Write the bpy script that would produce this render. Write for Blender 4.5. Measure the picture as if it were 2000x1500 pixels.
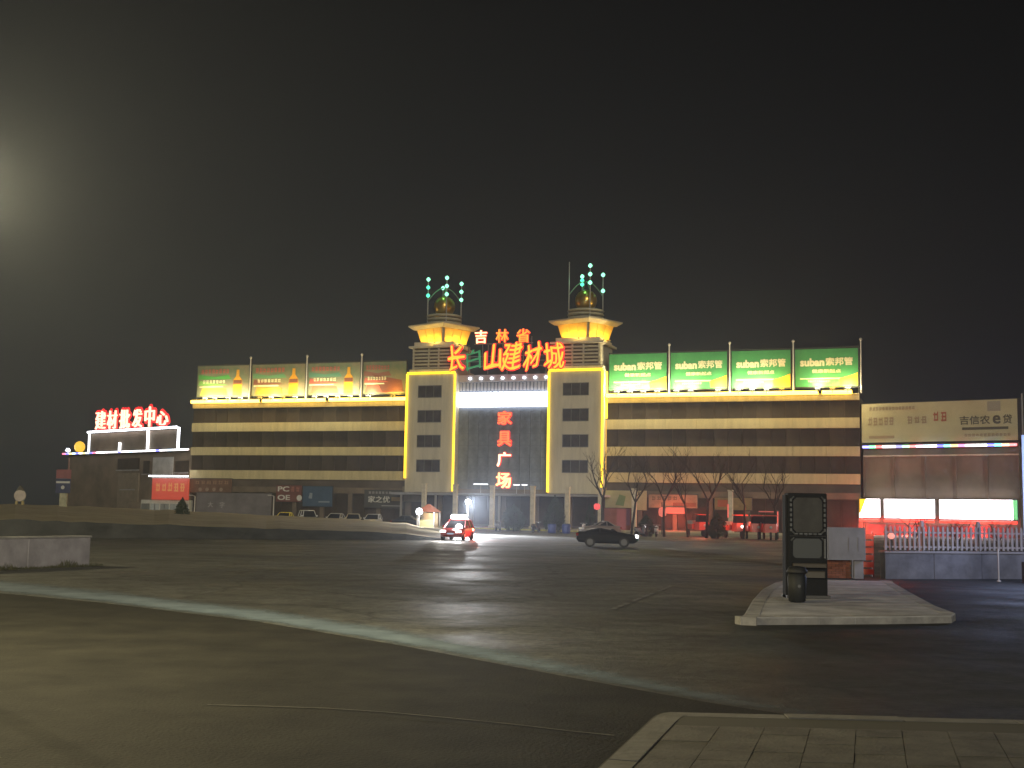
import bpy, math, random
from math import sin, cos, tan, pi, radians, hypot, atan, atan2, sqrt
from mathutils import Vector, Matrix

for o in list(bpy.data.objects):
    bpy.data.objects.remove(o, do_unlink=True)
SC = bpy.context.scene
COL = SC.collection
random.seed(7)
HAZE = .00052

# ------------------------------------------------------------------ camera
FPX, EYE = 2400.0, 2.0
PITCH, ROLL = atan(250 / FPX), radians(1.0)
FW = Vector((0, cos(PITCH), sin(PITCH)))
_r0, _u0 = Vector((1, 0, 0)), Vector((0, -sin(PITCH), cos(PITCH)))
RT = _r0 * cos(ROLL) + _u0 * sin(ROLL)
UP = _u0 * cos(ROLL) - _r0 * sin(ROLL)
cam = bpy.data.cameras.new('camera')
cam.sensor_width = 36.0
cam.lens = 36.0 * FPX / 2000.0
cam.clip_end = 3000
cam_o = bpy.data.objects.new('camera', cam)
COL.objects.link(cam_o)
cam_o.matrix_world = Matrix(((RT.x, UP.x, -FW.x, 0), (RT.y, UP.y, -FW.y, 0), (RT.z, UP.z, -FW.z, EYE), (0, 0, 0, 1)))
SC.camera = cam_o

# ------------------------------------------------------------------ night sky
world = bpy.data.worlds.new('World')
SC.world = world
world.use_nodes = True
nt = world.node_tree
nt.nodes.clear()
wo = nt.nodes.new('ShaderNodeOutputWorld')
bg = nt.nodes.new('ShaderNodeBackground')
tc = nt.nodes.new('ShaderNodeTexCoord')
sep = nt.nodes.new('ShaderNodeSeparateXYZ')
ramp = nt.nodes.new('ShaderNodeValToRGB')      # city glow: paler low down, near black overhead
ramp.color_ramp.elements[0].position = 0.0
ramp.color_ramp.elements[0].color = (.0135, .0143, .0142, 1)
ramp.color_ramp.elements[1].position = 0.42
ramp.color_ramp.elements[1].color = (.0055, .0055, .0057, 1)
nt.links.new(tc.outputs['Generated'], sep.inputs[0])
nt.links.new(sep.outputs['Z'], ramp.inputs['Fac'])
mr = nt.nodes.new('ShaderNodeMapRange')        # the town (and its glow) lies to the west, left of the plaza
mr.inputs['From Min'].default_value = -1.0
mr.inputs['From Max'].default_value = 1.0
mr.inputs['To Min'].default_value = 2.1
mr.inputs['To Max'].default_value = 0.12
nt.links.new(sep.outputs['X'], mr.inputs['Value'])
nt.links.new(ramp.outputs['Color'], bg.inputs['Color'])
nt.links.new(mr.outputs[0], bg.inputs['Strength'])
nt.links.new(bg.outputs[0], wo.inputs['Surface'])

# ------------------------------------------------------------------ added warm front fill: one very soft low lamp
sun = bpy.data.lights.new('front_fill', 'SUN')
sun.energy = 1.0
sun.angle = radians(14)
sun.color = (1.0, .92, .72)
sun_o = bpy.data.objects.new('front_fill', sun)
COL.objects.link(sun_o)
_el, _az = radians(14), radians(10)           # behind the viewer
sun_o.rotation_euler = Vector((-sin(_az) * cos(_el), cos(_az) * cos(_el), -sin(_el))).to_track_quat('-Z', 'Y').to_euler()

SC.view_settings.view_transform = 'Standard'
SC.view_settings.look = 'None'
SC.view_settings.exposure = 0.0
SC.view_settings.gamma = 1.0
SC.render.engine = 'CYCLES'
SC.cycles.use_denoising = True
SC.cycles.sample_clamp_indirect = 4.0
SC.cycles.max_bounces = 6


# ------------------------------------------------------------------ geometry helpers
def ray(x, y):
    return FW + RT * ((x - 1000) / FPX) + UP * ((750 - y) / FPX)


def G(x, y, z=0.0):
    """point of the ground (height z) seen at photo pixel x, y"""
    d = ray(x, y)
    t = (z - EYE) / d.z
    return Vector((d.x * t, d.y * t, z))


def at(x, y, Y):
    d = ray(x, y)
    t = Y / d.y
    return Vector((d.x * t, Y, EYE + d.z * t))


class Plane:
    """an upright facade: s runs along it, h up; off is metres in front of it"""
    def __init__(self, ox, oy, a):
        n = hypot(1, a)
        self.o = Vector((ox, oy, 0))
        self.u = Vector((1 / n, a / n, 0))
        self.n = Vector((-a / n, 1 / n, 0))
        self.rz = atan2(self.u.y, self.u.x)

    def sh(self, x, y, off=0.0):
        d = ray(x, y)
        o = self.o - self.n * off
        t = (o.x * self.n.x + o.y * self.n.y) / (d.x * self.n.x + d.y * self.n.y)
        p = d * t
        return (p - o).dot(self.u), p.z + EYE

    def s(self, x, y, off=0.0):
        return self.sh(x, y, off)[0]

    def h(self, x, y, off=0.0):
        return self.sh(x, y, off)[1]

    def w(self, s, h=0.0, off=0.0):
        p = self.o + self.u * s - self.n * off
        return Vector((p.x, p.y, h))


class MB:
    def __init__(self):
        self.v, self.f = [], []

    def add(self, vs, fs):
        b = len(self.v)
        self.v += [tuple(p) for p in vs]
        self.f += [tuple(b + i for i in q) for q in fs]
        return self

    def box(self, x0, x1, y0, y1, z0, z1):
        return self.add([(x0, y0, z0), (x1, y0, z0), (x1, y1, z0), (x0, y1, z0), (x0, y0, z1), (x1, y0, z1), (x1, y1, z1), (x0, y1, z1)],
                        [(0, 3, 2, 1), (4, 5, 6, 7), (0, 1, 5, 4), (1, 2, 6, 5), (2, 3, 7, 6), (3, 0, 4, 7)])

    def cbox(self, x0, x1, y0, y1, z0, z1, c):
        """box with chamfered vertical and top edges"""
        r = [(x0 + c, y0), (x1 - c, y0), (x1, y0 + c), (x1, y1 - c), (x1 - c, y1), (x0 + c, y1), (x0, y1 - c), (x0, y0 + c)]
        cx, cy = (x0 + x1) / 2, (y0 + y1) / 2
        t = [(cx + (x - cx) * (1 - 2 * c / (x1 - x0)), cy + (y - cy) * (1 - 2 * c / (y1 - y0))) for x, y in r]
        vs = [(x, y, z0) for x, y in r] + [(x, y, z1 - c) for x, y in r] + [(x, y, z1) for x, y in t]
        fs = [tuple(range(7, -1, -1)), tuple(range(16, 24))]
        for k in (0, 8):
            fs += [(k + i, k + (i + 1) % 8, k + 8 + (i + 1) % 8, k + 8 + i) for i in range(8)]
        return self.add(vs, fs)

    def tube(self, p0, p1, r0, r1=None, n=6, caps=True):
        r1 = r0 if r1 is None else r1
        p0, p1 = Vector(p0), Vector(p1)
        d = (p1 - p0).normalized()
        a = d.orthogonal().normalized()
        b = d.cross(a)
        vs = [p + (a * cos(2 * pi * i / n) + b * sin(2 * pi * i / n)) * r for p, r in ((p0, r0), (p1, r1)) for i in range(n)]
        fs = [(i, (i + 1) % n, n + (i + 1) % n, n + i) for i in range(n)]
        if caps:
            fs += [tuple(range(n - 1, -1, -1)), tuple(range(n, 2 * n))]
        return self.add(vs, fs)

    def prism(self, pts, y0, y1):
        """x-z outline (counter-clockwise seen from the front) given depth y0..y1"""
        n = len(pts)
        vs = [(x, y0, z) for x, z in pts] + [(x, y1, z) for x, z in pts]
        return self.add(vs, [tuple(range(n)), tuple(range(2 * n - 1, n - 1, -1))] + [(i, n + i, n + (i + 1) % n, (i + 1) % n) for i in range(n)])

    def slab(self, pts, z0, z1):
        n = len(pts)
        vs = [(x, y, z0) for x, y in pts] + [(x, y, z1) for x, y in pts]
        return self.add(vs, [tuple(range(n - 1, -1, -1)), tuple(range(n, 2 * n))] + [(i, (i + 1) % n, n + (i + 1) % n, n + i) for i in range(n)])

    def lathe(self, prof, n=16, c=(0, 0)):
        vs = [(c[0] + r * cos(2 * pi * i / n), c[1] + r * sin(2 * pi * i / n), z) for r, z in prof for i in range(n)]
        fs = []
        for k in range(len(prof) - 1):
            fs += [(k * n + i, k * n + (i + 1) % n, (k + 1) * n + (i + 1) % n, (k + 1) * n + i) for i in range(n)]
        fs += [tuple(range(n - 1, -1, -1)), tuple(range((len(prof) - 1) * n, len(prof) * n))]
        return self.add(vs, fs)

    def loft(self, rings, closed=True):
        n = len(rings[0])
        vs = [p for r in rings for p in r]
        fs = []
        for k in range(len(rings) - 1):
            fs += [(k * n + i, k * n + (i + 1) % n, (k + 1) * n + (i + 1) % n, (k + 1) * n + i) for i in range(n)]
        fs += [tuple(range(n - 1, -1, -1)), tuple(range((len(rings) - 1) * n, len(rings) * n))]
        return self.add(vs, fs)

    def build(self, name, mat=None, parent=None, smooth=False, fix=True):
        me = bpy.data.meshes.new(name)
        me.from_pydata(self.v, [], self.f)
        me.validate()
        if fix:
            import bmesh
            bm = bmesh.new()
            bm.from_mesh(me)
            bmesh.ops.recalc_face_normals(bm, faces=bm.faces)
            bm.to_mesh(me)
            bm.free()
        if mat:
            me.materials.append(mat)
        if smooth:
            for p in me.polygons:
                p.use_smooth = True
        o = bpy.data.objects.new(name, me)
        COL.objects.link(o)
        o.parent = parent
        return o


def tag(o, label, cat, group=None):
    o['label'] = label
    o['category'] = cat
    if group:
        o['group'] = group
    return o


def thing(name, label, cat, loc=(0, 0, 0), rz=0.0, group=None):
    o = bpy.data.objects.new(name, None)
    o.empty_display_size = .3
    COL.objects.link(o)
    o.location = loc
    o.rotation_euler = (0, 0, rz)
    return tag(o, label, cat, group)


def struct(o):
    o['kind'] = 'structure'
    return o


def linked(name, src, parent, loc=(0, 0, 0), scale=(1, 1, 1)):
    o = bpy.data.objects.new(name, src.data)
    COL.objects.link(o)
    o.parent = parent
    o.location = loc
    o.scale = scale
    return o


def lamp(name, parent, loc, power, color, radius=.12, kind='POINT', target=None, size=60, blend=.5):
    l = bpy.data.lights.new(name, kind)
    l.energy = power
    l.color = color
    l.shadow_soft_size = radius
    o = bpy.data.objects.new(name, l)
    COL.objects.link(o)
    o.parent = parent
    o.location = loc
    if kind == 'SPOT':
        l.spot_size = radians(size)
        l.spot_blend = blend
        o.rotation_euler = (Vector(target) - Vector(loc)).to_track_quat('-Z', 'Y').to_euler()
    return o


# ------------------------------------------------------------------ materials
MATS = {}


def mat(name, col, rough=.6, metal=0.0, emit=None, es=0.0, var=0.0, vscale=2.0, bump=0.0, bscale=20.0, spec=.5, col2=None, stretch=(1, 1, 1)):
    m = bpy.data.materials.new(name)
    MATS[name] = m
    m.use_nodes = True
    t = m.node_tree
    b = t.nodes['Principled BSDF']
    b.inputs['Base Color'].default_value = (*col, 1)
    b.inputs['Roughness'].default_value = rough
    b.inputs['Metallic'].default_value = metal
    b.inputs['Specular IOR Level'].default_value = spec
    if emit:
        b.inputs['Emission Color'].default_value = (*emit, 1)
        b.inputs['Emission Strength'].default_value = es
    if var or bump or col2:
        c = t.nodes.new('ShaderNodeTexCoord')
        mp = t.nodes.new('ShaderNodeMapping')
        mp.inputs['Scale'].default_value = stretch
        t.links.new(c.outputs['Object'], mp.inputs['Vector'])
    if var or col2:
        n = t.nodes.new('ShaderNodeTexNoise')
        n.inputs['Scale'].default_value = vscale
        n.inputs['Detail'].default_value = 6
        n.inputs['Roughness'].default_value = .65
        t.links.new(mp.outputs[0], n.inputs['Vector'])
        r = t.nodes.new('ShaderNodeValToRGB')
        r.color_ramp.elements[0].position = .32
        r.color_ramp.elements[1].position = .68
        lo = col if col2 else tuple(x * (1 - var) for x in col)
        hi = col2 if col2 else tuple(x * (1 + var) for x in col)
        r.color_ramp.elements[0].color = (*lo, 1)
        r.color_ramp.elements[1].color = (*hi, 1)
        t.links.new(n.outputs[0], r.inputs[0])
        t.links.new(r.outputs[0], b.inputs['Base Color'])
    if bump:
        n2 = t.nodes.new('ShaderNodeTexNoise')
        n2.inputs['Scale'].default_value = bscale
        n2.inputs['Detail'].default_value = 5
        t.links.new(mp.outputs[0], n2.inputs['Vector'])
        bp = t.nodes.new('ShaderNodeBump')
        bp.inputs['Strength'].default_value = bump
        bp.inputs['Distance'].default_value = .05
        t.links.new(n2.outputs[0], bp.inputs['Height'])
        t.links.new(bp.outputs[0], b.inputs['Normal'])
    return m


def lightmat(name, col, s):
    return mat(name, tuple(.04 + .10 * c for c in col), .5, emit=col, es=s)


cream = mat('cream_panel', (.52, .445, .25), .7, var=.15, vscale=1.3, stretch=(1, 1, .16), bump=.1, bscale=3)
cream2 = mat('cream_tower', (.57, .52, .40), .7, var=.16, vscale=1.2, stretch=(1, 1, .12), bump=.08, bscale=3)
darkwall = mat('dark_wall', (.10, .078, .058), .8, var=.3, vscale=.3)
brownwall = mat('brown_wall', (.16, .125, .09), .85, var=.35, vscale=.25)
glassdark = mat('dark_glass', (.050, .038, .029), .5, var=.35, vscale=.4, spec=.15)
glassalt = mat('pale_blind_glass', (.068, .052, .039), .5, var=.35, vscale=.4, spec=.2)
glassblue = mat('curtain_glass', (.165, .195, .25), .45, var=.4, vscale=.5)
towerglass = mat('tower_glass', (.06, .055, .058), .5, var=.4, vscale=.8, spec=.15)
frame_m = mat('grey_metal', (.22, .21, .20), .45, .6)
steel = mat('pale_steel', (.42, .40, .38), .45, .4)
darkmetal = mat('dark_metal', (.05, .05, .052), .45, .3)
greyfascia = mat('grey_fascia', (.34, .34, .37), .6, var=.15, vscale=.8)
stone = mat('pale_stone', (.60, .54, .42), .8, var=.22, vscale=1.5, bump=.2, bscale=8)
concrete = mat('concrete', (.30, .295, .30), .85, var=.28, vscale=1.1, bump=.25, bscale=14)
concrete_wall = mat('wall_concrete', (.30, .29, .34), .85, var=.25, vscale=1.3, bump=.25, bscale=10)
neon_yellow = lightmat('neon_yellow', (1.0, .64, .02), 2.3)
neon_strip = lightmat('neon_warm', (1.0, .62, .07), 9.0)
neon_red = lightmat('neon_red', (1.0, .012, .02), 1.5)
neon_orange = lightmat('neon_orange', (1.0, .42, .03), 1.8)
neon_hot = lightmat('neon_hot', (1.0, .66, .30), 3.0)
neon_green = lightmat('neon_green', (.05, .40, .15), .55)
white_light = lightmat('white_light', (.92, .95, 1.0), 7.0)
white_soft = lightmat('white_soft', (.95, .97, 1.0), 2.2)
red_box = lightmat('red_box', (.95, .10, .05), .42)
glow_red = lightmat('glow_red', (1.0, .05, .03), 2.6)
teal_bulb = lightmat('teal_bulb', (.12, 1.0, .62), 1.6)
mint_bulb = lightmat('mint_bulb', (.30, 1.0, .62), 2.2)
blue_light = lightmat('blue_light', (.30, .45, 1.0), 1.1)
tyre_m = mat('tyre', (.02, .02, .02), .8)
rim_m = mat('rim', (.10, .10, .105), .45, .8)
bark = mat('bark', (.036, .029, .023), .9, var=.3, vscale=4)
leafdark = mat('leaf_dark', (.022, .034, .018), .7, col2=(.045, .06, .028), vscale=3)


# ------------------------------------------------------------------ lettering
def glyphs(body, name, box, y0, depth, mt, parent, weight=0.0, n=4, warp=0.0, ph=0.0):
    """text as real raised letters in the x-z plane, fitted to box (x0, z0, x1, z1), front at y0"""
    c = bpy.data.curves.new('glyphs', 'FONT')
    c.body = body
    c.extrude = .5
    c.resolution_u = 3
    t = bpy.data.objects.new('glyphs', c)
    COL.objects.link(t)
    me = bpy.data.meshes.new_from_object(t)
    bpy.data.objects.remove(t, do_unlink=True)
    xs = [v.co.x for v in me.vertices]
    ys = [v.co.y for v in me.vertices]
    x0, z0, x1, z1 = box
    ax, ay = min(xs), min(ys)
    ex, ey = (max(xs) - ax + 2 * weight), (max(ys) - ay + 2 * weight)
    kx, ky = (x1 - x0) / ex, (z1 - z0) / ey
    m = MB()
    fs = [tuple(p.vertices) for p in me.polygons]
    k = n if weight else 1
    for i in range(k):       # stroke weight: the glyph repeated round a small circle
        ox = weight * (1 + cos(2 * pi * (i + .5) / k)) if weight else 0
        oy = weight * (1 + sin(2 * pi * (i + .5) / k)) if weight else 0
        q = []
        for v in me.vertices:
            a, b = (v.co.x - ax + ox) / ex, (v.co.y - ay + oy) / ey
            if warp:     # brush hand: slanting, rising strokes
                a, b = a + warp * .5 * sin(4.2 * b + ph) + warp * .55 * (b - .5), b + warp * 1.1 * (a - .5) + warp * .35 * sin(5 * a + 2 * ph)
            q.append((x0 + a * (x1 - x0), y0 + (.5 - v.co.z) * depth + i * .0015, z0 + b * (z1 - z0)))
        m.add(q, fs)
    return m.build(name, mt, parent, fix=False)


def strokes(name, x0, z0, x1, z1, n, y0, mt, parent, rnd):
    """illegible small print: one raised mark per character"""
    m = MB()
    w = (x1 - x0) / n
    hh = z1 - z0
    for i in range(n):
        a = x0 + w * (i + .12)
        b = x0 + w * (i + .86)
        k = rnd.randint(2, 3)
        for j in range(k):
            z = z0 + hh * (j + .25) / k
            m.box(a + rnd.random() * w * .15, b - rnd.random() * w * .15, y0, y0 + .02, z, z + hh * .16)
        for j in range(2):
            x = a + (b - a) * (.2 + .5 * j + rnd.random() * .1)
            m.box(x, x + w * .13, y0 + .001, y0 + .019, z0 + rnd.random() * hh * .2, z1 - rnd.random() * hh * .2)
    return m.build(name, mt, parent)


# ================================================================== SETTING
MALL = Plane(0, 165, -.35)
_e = MALL.w(-49.9)
LEFT = Plane(_e.x, _e.y, -.9)
_e = MALL.w(45.3)
RIGHT = Plane(_e.x, _e.y, -.7)


def ground_material():
    m = bpy.data.materials.new('dusty_asphalt')
    m.use_nodes = True
    t = m.node_tree
    b = t.nodes['Principled BSDF']
    c = t.nodes.new('ShaderNodeTexCoord')

    def noise(scale, detail, rough=.6):
        n = t.nodes.new('ShaderNodeTexNoise')
        n.inputs['Scale'].default_value = scale
        n.inputs['Detail'].default_value = detail
        n.inputs['Roughness'].default_value = rough
        t.links.new(c.outputs['Object'], n.inputs['Vector'])
        return n

    def rampn(src, a, ca, bb, cb):
        r = t.nodes.new('ShaderNodeValToRGB')
        r.color_ramp.elements[0].position = a
        r.color_ramp.elements[0].color = (*ca, 1)
        r.color_ramp.elements[1].position = bb
        r.color_ramp.elements[1].color = (*cb, 1)
        t.links.new(src.outputs[0], r.inputs[0])
        return r
    big = rampn(noise(.09, 5), .34, (.056, .059, .056), .66, (.140, .143, .134))
    mid = rampn(noise(.9, 8, .75), .34, (.5, .5, .5), .66, (1.35, 1.35, 1.35))
    fine = rampn(noise(5, 9, .8), .36, (.45, .45, .45), .64, (1.5, 1.5, 1.5))
    x1 = t.nodes.new('ShaderNodeMix')
    x1.data_type = 'RGBA'
    x1.blend_type = 'MULTIPLY'
    x1.inputs[0].default_value = 1
    t.links.new(big.outputs[0], x1.inputs[6])
    t.links.new(mid.outputs[0], x1.inputs[7])
    x2 = t.nodes.new('ShaderNodeMix')
    x2.data_type = 'RGBA'
    x2.blend_type = 'MULTIPLY'
    x2.inputs[0].default_value = 1
    t.links.new(x1.outputs[2], x2.inputs[6])
    t.links.new(fine.outputs[0], x2.inputs[7])
    # the pale dust thins out towards the carriageway on the right: bare dark asphalt there
    sx = t.nodes.new('ShaderNodeSeparateXYZ')
    t.links.new(c.outputs['Object'], sx.inputs[0])
    ma = t.nodes.new('ShaderNodeMath')
    ma.operation = 'MULTIPLY_ADD'
    ma.inputs[1].default_value = -.32
    ma.inputs[2].default_value = 2.7
    t.links.new(sx.outputs['Y'], ma.inputs[0])
    mb = t.nodes.new('ShaderNodeMath')
    mb.operation = 'ADD'
    t.links.new(ma.outputs[0], mb.inputs[0])
    t.links.new(sx.outputs['X'], mb.inputs[1])
    nz = noise(.35, 6, .65)
    mc = t.nodes.new('ShaderNodeMath')
    mc.operation = 'MULTIPLY_ADD'
    mc.inputs[1].default_value = 9.0
    t.links.new(nz.outputs[0], mc.inputs[0])
    t.links.new(mb.outputs[0], mc.inputs[2])
    md = t.nodes.new('ShaderNodeMapRange')
    md.interpolation_type = 'SMOOTHSTEP'
    md.inputs['From Min'].default_value = -1.5
    md.inputs['From Max'].default_value = 6.5
    md.inputs['To Min'].default_value = 1.0
    md.inputs['To Max'].default_value = .22
    t.links.new(mc.outputs[0], md.inputs['Value'])
    x3 = t.nodes.new('ShaderNodeMix')
    x3.data_type = 'RGBA'
    x3.blend_type = 'MULTIPLY'
    x3.inputs[0].default_value = 1
    t.links.new(x2.outputs[2], x3.inputs[6])
    t.links.new(md.outputs[0], x3.inputs[7])
    t.links.new(x3.outputs[2], b.inputs['Base Color'])
    # cracks of the old surface
    dn = noise(.8, 4)
    va = t.nodes.new('ShaderNodeVectorMath')
    va.operation = 'MULTIPLY_ADD'
    va.inputs[1].default_value = (1.6, 1.6, 0)
    t.links.new(dn.outputs['Color'], va.inputs[0])
    t.links.new(c.outputs['Object'], va.inputs[2])
    vo = t.nodes.new('ShaderNodeTexVoronoi')
    vo.feature = 'DISTANCE_TO_EDGE'
    vo.inputs['Scale'].default_value = .17
    t.links.new(va.outputs[0], vo.inputs['Vector'])
    cr = rampn(vo, .0, (.38, .38, .38), .012, (1, 1, 1))
    x4 = t.nodes.new('ShaderNodeMix')
    x4.data_type = 'RGBA'
    x4.blend_type = 'MULTIPLY'
    x4.inputs[0].default_value = 1
    t.links.new(x3.outputs[2], x4.inputs[6])
    t.links.new(cr.outputs[0], x4.inputs[7])
    t.links.new(x4.outputs[2], b.inputs['Base Color'])
    b.inputs['Specular IOR Level'].default_value = .38
    # trodden, slightly shiny patches
    ro = rampn(noise(.22, 6, .65), .40, (.56, .56, .56), .60, (.82, .82, .82))
    t.links.new(ro.outputs[0], b.inputs['Roughness'])
    bp = t.nodes.new('ShaderNodeBump')
    bp.inputs['Strength'].default_value = .8
    bp.inputs['Distance'].default_value = .05
    t.links.new(noise(9, 8, .7).outputs[0], bp.inputs['Height'])
    t.links.new(bp.outputs[0], b.inputs['Normal'])
    return m


ground_m = ground_material()
g = MB().add([(-700, -100, 0), (700, -100, 0), (700, 900, 0), (-700, 900, 0)], [(0, 1, 2, 3)]).build('ground', ground_m, fix=False)
struct(g)

# dark road in the foreground, with a pale soft-edged streak along its edge
road_m = mat('road_asphalt', (.009, .009, .008), .85, col2=(.026, .0255, .021), vscale=.9, bump=.4, bscale=26, spec=.15)
up_px = ((-420, 1085), (-200, 1106), (0, 1126), (200, 1148), (500, 1182), (800, 1226), (1000, 1264), (1200, 1304), (1400, 1345), (1600, 1385))
lo_px = ((-420, 1116), (-200, 1136), (0, 1158), (200, 1177), (500, 1213), (800, 1263), (1000, 1301), (1200, 1338), (1400, 1374), (1600, 1404))
up_w = [G(x, y, .008) for x, y in up_px]
lo_w = [G(x, y, .008) for x, y in lo_px]
gm_ = MB()
NS = 36
def _interp(ps, t):
    k = min(int(t * (len(ps) - 1)), len(ps) - 2)
    f = t * (len(ps) - 1) - k
    return ps[k] + (ps[k + 1] - ps[k]) * f
_prev = None
for i in range(NS + 1):
    a_ = _interp(up_w, i / NS) + Vector((random.uniform(-.05, .05), random.uniform(-.05, .05), 0))
    b_ = _interp(lo_w, i / NS) + Vector((random.uniform(-.03, .03), random.uniform(-.03, .03), 0))
    if _prev:
        gm_.add([_prev[1], b_, a_, _prev[0]], [(0, 1, 2, 3)])
    _prev = (a_, b_)
film_m = mat('pale_film', (.10, .145, .20), .85, col2=(.19, .255, .33), vscale=1.1, bump=.3, bscale=12)  # pale bluish film on the ground, soft edges, thinner towards the right
_t = film_m.node_tree
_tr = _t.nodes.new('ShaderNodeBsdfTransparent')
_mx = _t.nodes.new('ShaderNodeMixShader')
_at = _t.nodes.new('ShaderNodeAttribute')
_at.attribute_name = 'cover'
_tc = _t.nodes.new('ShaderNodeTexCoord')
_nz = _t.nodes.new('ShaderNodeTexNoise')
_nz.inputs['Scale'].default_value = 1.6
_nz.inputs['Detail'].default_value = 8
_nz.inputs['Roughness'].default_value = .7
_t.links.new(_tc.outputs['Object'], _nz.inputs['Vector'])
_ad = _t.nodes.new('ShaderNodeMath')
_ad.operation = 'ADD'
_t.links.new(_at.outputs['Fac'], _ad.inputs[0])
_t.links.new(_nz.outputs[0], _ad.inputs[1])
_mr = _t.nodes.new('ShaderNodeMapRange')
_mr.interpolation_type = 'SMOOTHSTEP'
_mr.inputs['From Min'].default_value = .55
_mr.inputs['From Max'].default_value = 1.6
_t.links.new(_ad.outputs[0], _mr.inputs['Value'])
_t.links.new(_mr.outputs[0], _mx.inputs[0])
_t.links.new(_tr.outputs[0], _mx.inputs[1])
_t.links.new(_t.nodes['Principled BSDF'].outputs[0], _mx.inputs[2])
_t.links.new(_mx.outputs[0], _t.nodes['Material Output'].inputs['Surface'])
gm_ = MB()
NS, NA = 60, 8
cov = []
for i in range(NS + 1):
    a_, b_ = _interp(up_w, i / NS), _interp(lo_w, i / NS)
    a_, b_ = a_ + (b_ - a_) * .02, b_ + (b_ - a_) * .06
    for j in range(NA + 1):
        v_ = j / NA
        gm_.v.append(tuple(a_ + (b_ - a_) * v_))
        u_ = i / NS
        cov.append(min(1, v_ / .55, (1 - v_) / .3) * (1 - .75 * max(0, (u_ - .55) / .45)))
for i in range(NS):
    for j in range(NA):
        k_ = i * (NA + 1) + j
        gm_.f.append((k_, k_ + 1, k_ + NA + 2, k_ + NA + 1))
so = struct(gm_.build('pale_streak', film_m, fix=False))
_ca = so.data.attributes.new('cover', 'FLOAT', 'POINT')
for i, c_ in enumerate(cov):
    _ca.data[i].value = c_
rp = [p + Vector((0, 0, -.004)) for p in lo_w] + [Vector((8, 11, .004)), Vector((8, -60, .004)), Vector((-120, -60, .004)), Vector((-120, 90, .004))]
struct(MB().add(rp, [tuple(range(len(rp)))]).build('road', road_m, fix=False))

# raised verge across the left of the plaza: dark stone edge, pale trodden soil sloping up behind it
soil = mat('soil', (.26, .215, .135), .95, col2=(.42, .35, .22), vscale=.35, bump=.5, bscale=2.5)
edge_m = mat('verge_edge', (.060, .062, .064), .9, var=.4, vscale=.6, bump=.4, bscale=5)


def verge():
    top, face = MB(), MB()
    cols = []
    for i in range(41):
        px = -220 + i * (875 + 220) / 40
        fy = 1050 + 5 * max(0, px) / 850
        p = G(px, fy)
        k = max(0.0, 1 - max(0, px) / 880)
        jit = random.uniform(-.05, .05)
        zf = .30 + .75 * k ** .8 + jit
        if px > 800:
            zf *= max(0.02, (878 - px) / 78)
        d = Vector((p.x, p.y, 0)).normalized()
        back = Vector((p.x, p.y, 0)) + d * (55 + 15 * k)
        zb = zf + (.85 if px < 200 else .85 - .72 * (px - 200) / 680) * 1.0
        if px > 800:
            zb = max(.02, zf)
        cr = Vector((p.x, p.y, 0)) + d * (1.4 + random.uniform(-.15, .15))
        cols.append((p, Vector((cr.x, cr.y, zf)), cr + d * 16 + Vector((0, 0, zf + (zb - zf) * .5 + random.uniform(-.07, .07))), Vector((back.x, back.y, zb + random.uniform(-.05, .05))), Vector((back.x, back.y, 0)) + d * 4))
    n = len(cols)
    for i in range(n - 1):
        a, b = cols[i], cols[i + 1]
        face.add([a[0] - Vector((0, 0, .02)), b[0] - Vector((0, 0, .02)), b[1], a[1]], [(0, 1, 2, 3)])
        for k in (1, 2, 3):
            top.add([a[k], b[k], b[k + 1], a[k + 1]], [(0, 1, 2, 3)])
    struct(top.build('verge', soil, fix=False, smooth=True))
    struct(face.build('verge_edge', edge_m, fix=False))


verge()

# pale forecourt in front of the mall with a painted kerb line
fore_m = mat('forecourt', (.17, .165, .14), .75, col2=(.27, .26, .22), vscale=.2, bump=.2, bscale=4)
fp = [MALL.w(-20, 0, 14), MALL.w(52, 0, 22), MALL.w(52, 0, -2), MALL.w(-20, 0, -2)]
struct(MB().slab([(p.x, p.y) for p in fp], -.01, .006).build('forecourt', fore_m))
kerb_yellow = mat('yellow_kerb_paint', (.50, .48, .16), .7, var=.3, vscale=.8)
fk = struct(MB().box(0, .02, 0, .02, -.02, -.01).build('forecourt_kerb', kerb_yellow))
a0, a1 = G(792, 1029), G(1190, 1041)
fk.data.clear_geometry()
_d = (a1 - a0)
_n = int(_d.length / 2.0)
kb = MB().cbox(-.98, .98, -.15, .15, 0, .16, .03)
ks = kb.build('kerb_stone', kerb_yellow, fk)
for i in range(_n):
    o = ks if i == 0 else linked('kerb_stone', ks, fk)
    p = a0 + _d * ((i + .5) / _n)
    o.location = (p.x, p.y, 0)
    o.rotation_euler = (0, 0, atan2(_d.y, _d.x))


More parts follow.
